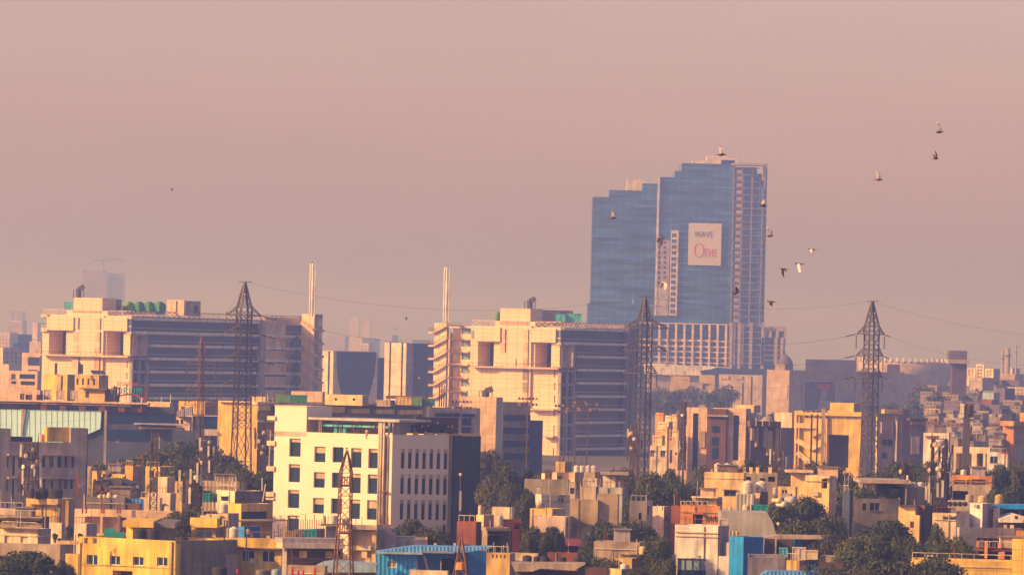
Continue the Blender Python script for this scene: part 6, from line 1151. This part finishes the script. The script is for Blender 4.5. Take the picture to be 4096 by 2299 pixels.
# ============================================================= trees
TREES=[ # xc, ytop, width px, d, variant, label
(90,2178,330,560,0,'big dark leafy tree filling the bottom left corner'),(250,2215,140,555,3,'smaller dark tree beside the big one, bottom left'),(20,2190,190,575,4,'dark tree at the extreme bottom left edge'),
(770,2000,210,700,1,'round dark green tree left of the yellow stair house'),(700,2030,110,705,4,'dark bush tree behind the yellow roof hut'),(845,2020,110,720,0,'dark tree behind the white tank of the yellow stair house'),
(640,1765,200,1010,2,'hazy dark tree before the mall wall, behind the red brown mast'),(560,1770,170,1050,1,'dark tree before the mall wall, left of the red brown mast'),(750,1730,190,1000,4,'tall dusty tree below the thin pylon'),(860,1760,170,990,2,'dusty dark tree right of the thin pylon'),(930,1800,150,960,1,'olive tree at the foot of the left pylon'),(1000,1830,150,930,1,'bright olive round tree right of the left pylon foot'),(1060,1850,110,900,0,'dark tree touching the white office left edge'),
(480,1815,140,930,2,'low dusty tree beside the grey office corner'),(400,1820,110,940,4,'dark low tree right of the grey office'),(690,1830,140,940,1,'olive tree behind the four antenna pole'),(770,1860,110,900,4,'low dark tree behind the equipment pole'),
(1640,2050,150,670,0,'dark tree before the slit windows of the white office'),(1725,2075,150,665,4,'second dark tree, right, before the white office'),(1585,2090,80,668,3,'narrow tree at the white office corner pipes'),(1790,2130,110,662,1,'low tree left of the rust brick building'),
(1985,1870,150,900,2,'dusty tree right of the dark glass wall'),(2070,1885,130,880,1,'olive tree before the long brown wall'),(2105,1950,100,850,4,'dark tree left of the white and grey house'),(1960,1770,130,1090,2,'hazy tree at the foot of the stone office'),(2020,1830,120,1040,4,'hazy tree before the banded block'),(2180,1850,120,1000,2,'hazy tree left of the ochre stair tower'),(2110,1855,90,1010,0,'small hazy tree under the dark glass end block'),
(2135,2075,110,735,4,'dark tree behind the red roof group, left'),(2205,2080,110,737,0,'dark tree behind the orange hipped roof'),(2250,2095,60,735,3,'slender dark tree touching the stained brown wall'),
(2430,2060,190,700,0,'big dark tree before the tall stained tan wall, left part'),(2530,2050,190,705,4,'big dark tree before the tall stained tan wall, right part'),(2620,2100,130,700,1,'dark tree left of the white modern house, upper'),(2370,2100,110,690,3,'low dark tree at the foot of the stained tan wall'),
(2600,2170,170,640,0,'dark tree at the bottom left of the white modern house'),(2660,2200,110,635,4,'leafy tree touching the white modern house'),(2440,2190,150,665,1,'olive shrub tree above the long tin roof'),(2360,2200,110,660,4,'dark shrub tree right of the long red roof'),(2560,2240,120,625,2,'dusty tree at the bottom edge, centre right'),
(2640,1905,170,860,4,'dark tree left of the large lemon house'),(2560,1930,130,870,0,'dark tree right of the white lift tower'),(2760,1880,90,850,1,'round dark tree beside the large lemon house'),(2710,1900,100,855,0,'dark tree behind the orange wall house air conditioners'),
(2480,1840,130,1040,2,'hazy tree before the floodlight poles'),(2610,1850,140,1060,4,'hazy tree at the middle pylon foot'),(2690,1845,100,1060,0,'hazy tree left of the brick and cream office'),
(2930,1820,100,1000,4,'dark tree behind the column stubs, left'),(2990,1810,90,990,0,'dark tree behind the column stubs, middle'),(3060,1815,110,1000,4,'dark tree behind the column stubs, right'),(2830,1830,120,1030,2,'hazy tree before the brick bay'),
(3260,1810,180,960,4,'broad dark tree before the yellow zigzag stair office'),(3350,1830,170,950,0,'broad dark tree under the dark gate of the yellow office'),(3420,1850,150,940,1,'olive tree at the right pylon foot'),(3520,1845,160,1000,4,'dark tree right of the right pylon foot'),(3600,1815,150,1020,0,'dark tree before the grey fin office'),(3670,1810,120,1030,4,'dark tree left of the cluttered mast'),(3180,1840,120,940,2,'dusty tree left of the lemon house with overhang'),
(3130,1970,150,790,4,'dark tree behind the lying white tanks'),(3230,1955,170,745,0,'dark open crowned tree before the lemon houses'),(3180,2040,200,720,4,'big dark tree above the flat cream canopy'),(3290,2010,170,725,1,'olive brown tree right of the lemon houses'),(3330,2090,150,700,2,'dusty tree behind the flat cream canopy, right'),
(3440,2090,170,690,1,'bright olive tree left of the big round tree'),(3545,2050,250,660,0,'biggest round olive tree, right foreground'),(3420,2170,200,640,4,'dark tree under the bright olive tree, right'),(3640,2100,140,670,1,'olive tree right of the biggest round one'),(3740,2055,110,700,3,'upright olive tree before the iron grille terrace'),(3800,2110,160,690,4,'dark tree below the cluttered mast'),(3870,2150,130,675,0,'dark tree left of the slit windowed pale flat'),(3560,2200,260,620,4,'dense dark tree behind the yellow tiled house, left'),(3760,2200,260,625,0,'dense dark tree behind the yellow tiled house, right'),(3340,2230,180,610,2,'dusty brown tree at the bottom, left of the cream air conditioner'),(3460,2245,160,605,2,'second dusty tree at the bottom right'),
(3722,1812,120,1030,0,'dark tree hiding the foot of the white house with the red awning'),(3775,1838,120,1010,4,'dark tree between the white house and the colonnade'),(3840,1842,110,1000,0,'dark tree before the left columns of the colonnade'),(3945,1846,120,1000,4,'dark tree before the right columns of the colonnade'),(3900,1830,130,1000,4,'dark tree at the monopole foot'),(3990,1825,130,1000,0,'dark tree before the white low house, right'),(4070,1815,130,990,4,'dark tree at the right edge under the orange tiled office'),(4060,1900,140,880,4,'dark tree at the right edge behind the blue canopy'),(3990,1920,110,870,0,'dark tree right of the orange topped flat'),(3560,1880,150,900,1,'dusty tree behind the grey flats'),(3690,1870,100,870,2,'small dusty tree with a house behind the cluttered mast'),(3450,1900,120,870,4,'dark tree left of the grey flats'),
(3700,1520,120,2250,5,'far dark hazy tree clump among the dwellings right of the fin office'),(3750,1560,120,2050,6,'second dark hazy tree clump among the dwellings right of the fin office'),(3900,1545,120,2200,5,'third dark hazy tree clump among the dwellings right of the fin office'),(3960,1585,120,1950,6,'fourth dark hazy tree clump among the dwellings right of the fin office'),(4050,1530,120,2300,5,'fifth dark hazy tree clump among the dwellings right of the fin office'),(3990,1512,120,2350,6,'sixth dark hazy tree clump among the dwellings right of the fin office'),(3720,1655,100,1700,5,'seventh dark hazy tree clump among the dwellings right of the fin office'),(3790,1680,100,1600,6,'eighth dark hazy tree clump among the dwellings right of the fin office'),(3890,1690,100,1550,5,'ninth dark hazy tree clump among the dwellings right of the fin office'),(3950,1715,100,1500,6,'tenth dark hazy tree clump among the dwellings right of the fin office'),(3830,1725,100,1420,5,'eleventh dark hazy tree clump among the dwellings right of the fin office'),(4060,1640,100,1750,6,'twelfth dark hazy tree clump among the dwellings right of the fin office'),
(2640,1540,120,2500,5,'hazy tree below the shell roof, leftmost'),(2700,1550,110,2480,6,'hazy tree below the shell roof, second from the left'),(2755,1535,110,2520,5,'hazy tree left of the small cream block'),(2830,1555,120,2400,6,'hazy tree before the small cream block'),(2900,1530,110,2430,5,'hazy tree before the tall pale piers'),(2680,1590,130,2200,6,'lower hazy tree, left, above the sunlit houses'),(2780,1595,130,2150,5,'lower hazy tree above the brick and cream office'),(2860,1600,110,2150,6,'lower hazy tree right above the brick bay'),(2600,1580,90,2250,5,'lower hazy tree at the middle pylon'),
(3660,1590,120,2000,5,'hazy tree before the pink block, left'),(3740,1610,120,1900,6,'hazy tree before the pink block, right'),(3850,1640,120,1800,5,'hazy tree under the sign tower'),(3930,1650,120,1750,6,'hazy tree right of the monopole head'),(4010,1620,110,1800,5,'hazy tree left of the orange block'),(4080,1600,110,1900,6,'hazy tree at the right edge in the haze'),(3560,1600,110,2100,6,'hazy tree behind the yellow strip'),(3470,1590,110,2150,5,'hazy tree behind the right pylon'),(2990,1620,90,2100,5,'hazy tree behind the cream rooftop rooms'),(3100,1640,90,1900,6,'hazy tree left of the yellow office'),
]
for t_ in TREES:
    dd=t_[3]
    if dd<1100: dd=DY(t_[1]+.3*t_[2]); dd=max(dd,850) if 1000<t_[0]<1950 and t_[1]<2000 else dd
    tree(t_[0],t_[1],t_[2]*1.4,dd,t_[5],t_[4],g='hazy trees far off' if t_[4]>4 else None)
# potted plants on the roof, bottom left
for i,(xx,y0,ww,yb) in enumerate(((219,2130,34,2170),(238,2150,24,2172),(275,2100,46,2170),(320,2130,30,2165),(332,2145,22,2165))):
    d_=655; b=W(xx,yb,d_); t=empty('potted_plant',b,f'{ORD[i]} leafy potted plant from the left before the white cabins',None,'potted plants on the roof'); hh=(yb-y0)*d_/FPX; cm,tm=TV[3]
    for nm,me in (('foliage',cm),('stem',tm)): o=bpy.data.objects.new(nm,me); C.objects.link(o); o.parent=t; o.scale=(ww*d_/FPX*1.3,ww*d_/FPX*1.3,hh*1.1)
    MB().lathe(b,[(.12,0),(.18,.3),(.2,.32)],10).build('pot','rust',t)
for i in range(6):
    xx=2826+i*9; d_=OH.d-2; b=W(xx,2096,d_); t=empty('potted_plant',b,f'{ORD[i]} plant from the left against the orange wall',None,'plants before the orange wall'); cm,tm=TV[3]
    for nm,me in (('foliage',cm),('stem',tm)): o=bpy.data.objects.new(nm,me); C.objects.link(o); o.parent=t; o.scale=(.5,.5,rq.uniform(.9,1.4))
# climbing roof hedge
# ============================================================= birds
def bird(px,py,d,span,hd,flap,mats,label,roll=0,sweep=.1,g='pigeons flying near the skyscraper'):
    """one continuous mesh: body rings, wings extruded out of the flanks, fan tail"""
    bm=bmesh.new(); L=span*.52; rings=[(-.50,.012,.03,0),(-.30,.05,.02,0),(-.12,.10,.085,0),(.08,.125,.11,.0),(.24,.09,.085,.015),(.34,.055,.06,.04),(.42,.062,.06,.05),(.48,.035,.035,.05),(.53,.008,.008,.04)]
    R_=[]
    for x_,wy,wz,zc in rings: R_.append([bm.verts.new((x_*L,math.cos(a)*wy*L*(1.9 if x_<-.4 else 1),zc*L+math.sin(a)*wz*L)) for a in [2*math.pi*i/8 for i in range(8)]])
    fs={}
    for j in range(len(R_)-1):
        for i in range(8): fs[(j,i)]=bm.faces.new((R_[j][i],R_[j][(i+1)%8],R_[j+1][(i+1)%8],R_[j+1][i]))
    bm.faces.new(R_[0][::-1]); bm.faces.new(R_[-1])
    # tail fan
    bm.normal_update(); wingf=[]
    for sgn,ij in ((1,(3,0)),(-1,(3,3))):
        f=fs[ij]; hl=span/2
        stages=[(.28,1.5,.0,.35),(.62,1.3,-.12,.8),(.92,.75,-.42,1.0),(1.12,.14,-.8,.85)]
        prev=0
        for t_,ch,sw,fl in stages:
            r=bmesh.ops.extrude_discrete_faces(bm,faces=[f]); nf=r['faces'][0]; bmf=[v for v in nf.verts]; c=sum((v.co for v in bmf),Vector())/4
            ang=flap*fl; y_=sgn*hl*t_*math.cos(ang); z_=hl*t_*math.sin(ang); tgt=Vector((L*(.10+sw*sweep*3),y_,z_+.05*L))
            for k,v in enumerate(bmf):
                o_=v.co-c; v.co=tgt+Vector((math.copysign(L*.2*ch*.5,o_.x if abs(o_.x)>1e-6 else 1),o_.y*.15,math.copysign(L*.012,o_.z if abs(o_.z)>1e-6 else 1)))
            f=nf; wingf.append(None)
    me=bpy.data.meshes.new('bird'); bm.to_mesh(me); bm.free()
    for mm in mats: me.materials.append(M(mm))
    for p_ in me.polygons:
        if math.hypot(p_.center.y,p_.center.z)>span*.11: p_.material_index=min(1,len(mats)-1)
        elif p_.center.x<-L*.3: p_.material_index=min(len(mats)-1,2)
        p_.use_smooth=False
    o=bpy.data.objects.new('bird',me); C.objects.link(o); o.location=W(px,py,d); o.rotation_euler=(roll,0,hd); tag(o,label,'bird',g); return o
BD=[(3754,530,380,.62,.2,1.15,('ceram','birdwhite','birdwhite'),'white winged pigeon with raised wings, highest of the flock at the upper right',.2),
(3741,636,400,.5,.25,1.0,('ceram','rust','ceram'),'rust brown pigeon with raised wings under the highest one',-.4),
(3512,720,380,.58,.15,.95,('rust','birdwhite','rust'),'white winged reddish pigeon left of the two highest birds',.1),
(2883,620,370,.62,.1,.9,('ceram','birdwhite','ceram'),'pigeon with white raised wing over the skyscraper roof',-.1),
(2449,873,420,.55,.0,.8,('ceram','lemon','ceram'),'pale yellow winged pigeon before the left glass wing of the skyscraper',-.3),
(2640,955,400,.62,.3,-.75,('purple','purple','purple'),'dark pigeon with wings down before the skyscraper corner line',.3),
(3055,824,400,.6,math.pi,.5,('ceram','offwhite','rust'),'pigeon with one pale wing at the right edge of the skyscraper, upper',-.2),
(3077,945,400,.58,.4,1.0,('rust','birdwhite','ceram'),'speckled pigeon at the right edge of the skyscraper, lower',.2),
(3250,998,400,.6,math.pi-.2,-.5,('purple','birdwhite','purple'),'white and dark pigeon gliding right of the skyscraper, highest of the lower group',.1),
(3199,1056,370,.62,math.pi-.1,-1.1,('purple','birdwhite','purple'),'pigeon with a big white wing pointing down right of the skyscraper',.2),
(3137,1076,400,.6,math.pi+.2,-.8,('purple','purple','purple'),'dark pigeon with drooping wings closest to the skyscraper side',.4),
(2653,1131,370,.68,.3,-.7,('lemon','birdwhite','ceram'),'white winged pigeon gliding low before the plastered bay',.1),
(2943,1170,400,.58,.05,.2,('purple','purple','purple'),'dark pigeon seen edge on before the lower frame wing',-.5),
(3087,1207,400,.64,math.pi,-.4,('purple','ceram','purple'),'dark pigeon low down right of the skyscraper, over the podium',.1),
(687,762,900,.5,.5,.8,('purple','purple','purple'),'tiny dark bird alone in the sky above the left office',0),
(1624,1277,900,.5,.2,.9,('purple','purple','purple'),'tiny dark bird between the two offices, upper',0),(1584,1318,900,.45,1.4,.9,('purple','purple','purple'),'tiny dark bird between the two offices, lower',0),
(468,1770,700,.45,1.3,1.1,('lemon','birdwhite','lemon'),'tiny white bird before the dark mall wall',0),(320,1946,650,.5,1.3,1.2,('lemon','birdwhite','lemon'),'tiny white bird before the grey office corner',0)]
for b in BD: bird(b[0],b[1],b[2],b[3]*2.1,b[4],b[5],b[6],b[7],b[8])
def perch(px,py,d,label):
    m=MB(); p=W(px,py,d); m.lathe(p-Vector((.0,0,.02)),[(.02,-.18),(.07,-.08),(.085,.05),(.06,.14),(.055,.2),(.02,.27)],10,ax=(.75,.66)); m.bar(p+Vector((-.06,0,-.1)),p+Vector((-.05,0,-.2)),.025)
    o=m.build('bird','purple',None,True); tag(o,label,'bird')
perch(1386,1792,600,'dark bird perched on top of the rusty lattice tower'); perch(1247,1052,1752,'dark bird perched on the left flue trio') ; perch(1797,1062,1652,'dark bird perched on the right flue trio')
# ============================================================= people
def person(px,yb,d,h,label,top,hairc='hair',hd=0,arms=.15,lean=0):
    b=W(px,yb,d); me=bpy.data.meshes.new('p'); o=bpy.data.objects.new('person',me); bm=bmesh.new(); s=h/1.7
    J=dict(pel=(0,0,.92),che=(0,.02,1.25),nk=(0,.02,1.43),hd=(0,.0,1.53),ht=(0,0,1.64),hl=(.1,0,.86),kl=(.11,-.03,.48),al=(.11,.02,.08),tl=(.12,-.13,.03),hr=(-.1,0,.86),kr=(-.11,-.02,.48),ar=(-.11,.03,.08),tr=(-.12,-.12,.03),
      sl=(.18,.02,1.38),el=(.18+arms*.6,.0,1.1),wl=(.17+arms,-.12,.88),sr=(-.18,.02,1.38),er=(-.18-arms*.6,.0,1.1),wr=(-.17-arms,-.12,.88))
    RR=dict(pel=.15,che=.15,nk=.06,hd=.095,ht=.075,hl=.095,kl=.065,al=.042,tl=.035,hr=.095,kr=.065,ar=.042,tr=.035,sl=.06,el=.045,wl=.032,sr=.06,er=.045,wr=.032)
    V={k:bm.verts.new((v[0]*s,v[1]*s+lean*v[2]*.1,v[2]*s)) for k,v in J.items()}
    hands=[]
    for a,c in (('pel','che'),('che','nk'),('nk','hd'),('hd','ht'),('pel','hl'),('hl','kl'),('kl','al'),('al','tl'),('pel','hr'),('hr','kr'),('kr','ar'),('ar','tr'),('che','sl'),('sl','el'),('el','wl'),('che','sr'),('sr','er'),('er','wr')): bm.edges.new((V[a],V[c]))
    ex=[]
    for w_,sg in (('wl',1),('wr',-1)):
        wp=Vector(J[w_])*s; pm=bm.verts.new(wp+Vector((0,-.03,-.07))*s); bm.edges.new((V[w_],pm)); ex.append((pm,.035))
        for k in range(4): f1=bm.verts.new(wp+Vector(((k-1.5)*.02*sg,-.045,-.15+.01*abs(k-1)))*s); bm.edges.new((pm,f1)); ex.append((f1,.009))
        f1=bm.verts.new(wp+Vector((-.04*sg,-.05,-.09))*s); bm.edges.new((pm,f1)); ex.append((f1,.01))
    bm.verts.index_update(); idx={k:v.index for k,v in V.items()}; exi=[(v.index,r) for v,r in ex]; bm.to_mesh(me); bm.free()
    C.objects.link(o); md=o.modifiers.new('s','SKIN'); lay=me.skin_vertices[0].data
    for k,i in idx.items(): lay[i].radius=(RR[k]*s,RR[k]*s*(.8 if k in('pel','che') else 1)); lay[i].use_root=(k=='pel')
    for i,r in exi: lay[i].radius=(r*s,r*s)
    sb=o.modifiers.new('u','SUBSURF'); sb.levels=1; sb.render_levels=1
    bpy.context.view_layer.update(); dg=bpy.context.evaluated_depsgraph_get(); m2=bpy.data.meshes.new_from_object(o.evaluated_get(dg)); o.modifiers.clear(); o.data=m2
    m2.materials.clear(); m2.materials.append(M('skin')); m2.materials.append(M(top)); m2.materials.append(M('brown'))
    for p_ in m2.polygons:
        c=p_.center; p_.material_index=0 if c.z>1.4*s or (abs(c.x)>.2*s and c.z<1.1*s and c.z>.6*s) else (1 if c.z>.8*s else 2)
    o.location=b; o.rotation_euler=(0,0,hd); tag(o,label,'person'); WL[o.name]=b
    m=MB(); m.lathe(b+Vector((0,0,1.57*s)),[(.09*s,-.03),(.108*s,.03),(.095*s,.1*s),(.04*s,.14*s)],12); hr=m.build('hair',hairc,None,True); hr.location=hr.location-b; hr.parent=o; hr.rotation_euler=(0,0,0)
    m=MB(); f0=Vector((0,0,0))
    return o
person(992,2161,YB.d+3,1.62,'person in a cream top standing on the yellow band house roof','cloth',hd=.3,arms=.06)
person(1007,2170,YB.d+2,1.2,'shorter child in tan standing beside the person on the yellow roof','tan',hd=.6,arms=.05)
person(1466,1756,818,1.6,'dark haired person in a pink top on the white office terrace','pink',hd=2.6,arms=.08)
# ============================================================= haze
hb=MB().abox(-9500,9500,-400,20500,-1,190); hm=bpy.data.materials.new('haze_air'); hm.use_nodes=True; n_=hm.node_tree; n_.nodes.clear()
pv=n_.nodes.new('ShaderNodeVolumePrincipled'); pv.inputs['Color'].default_value=HAZE_COL; pv.inputs['Density'].default_value=HAZE_DEN; pv.inputs['Absorption Color'].default_value=(1,1,1,1); pv.inputs['Anisotropy'].default_value=.45
om=n_.nodes.new('ShaderNodeOutputMaterial'); n_.links.new(pv.outputs[0],om.inputs['Volume'])
h_=hb.build('haze',hm); tag(h_,'pale evening smog over the whole city',kind='stuff')
sc.render.film_transparent=False
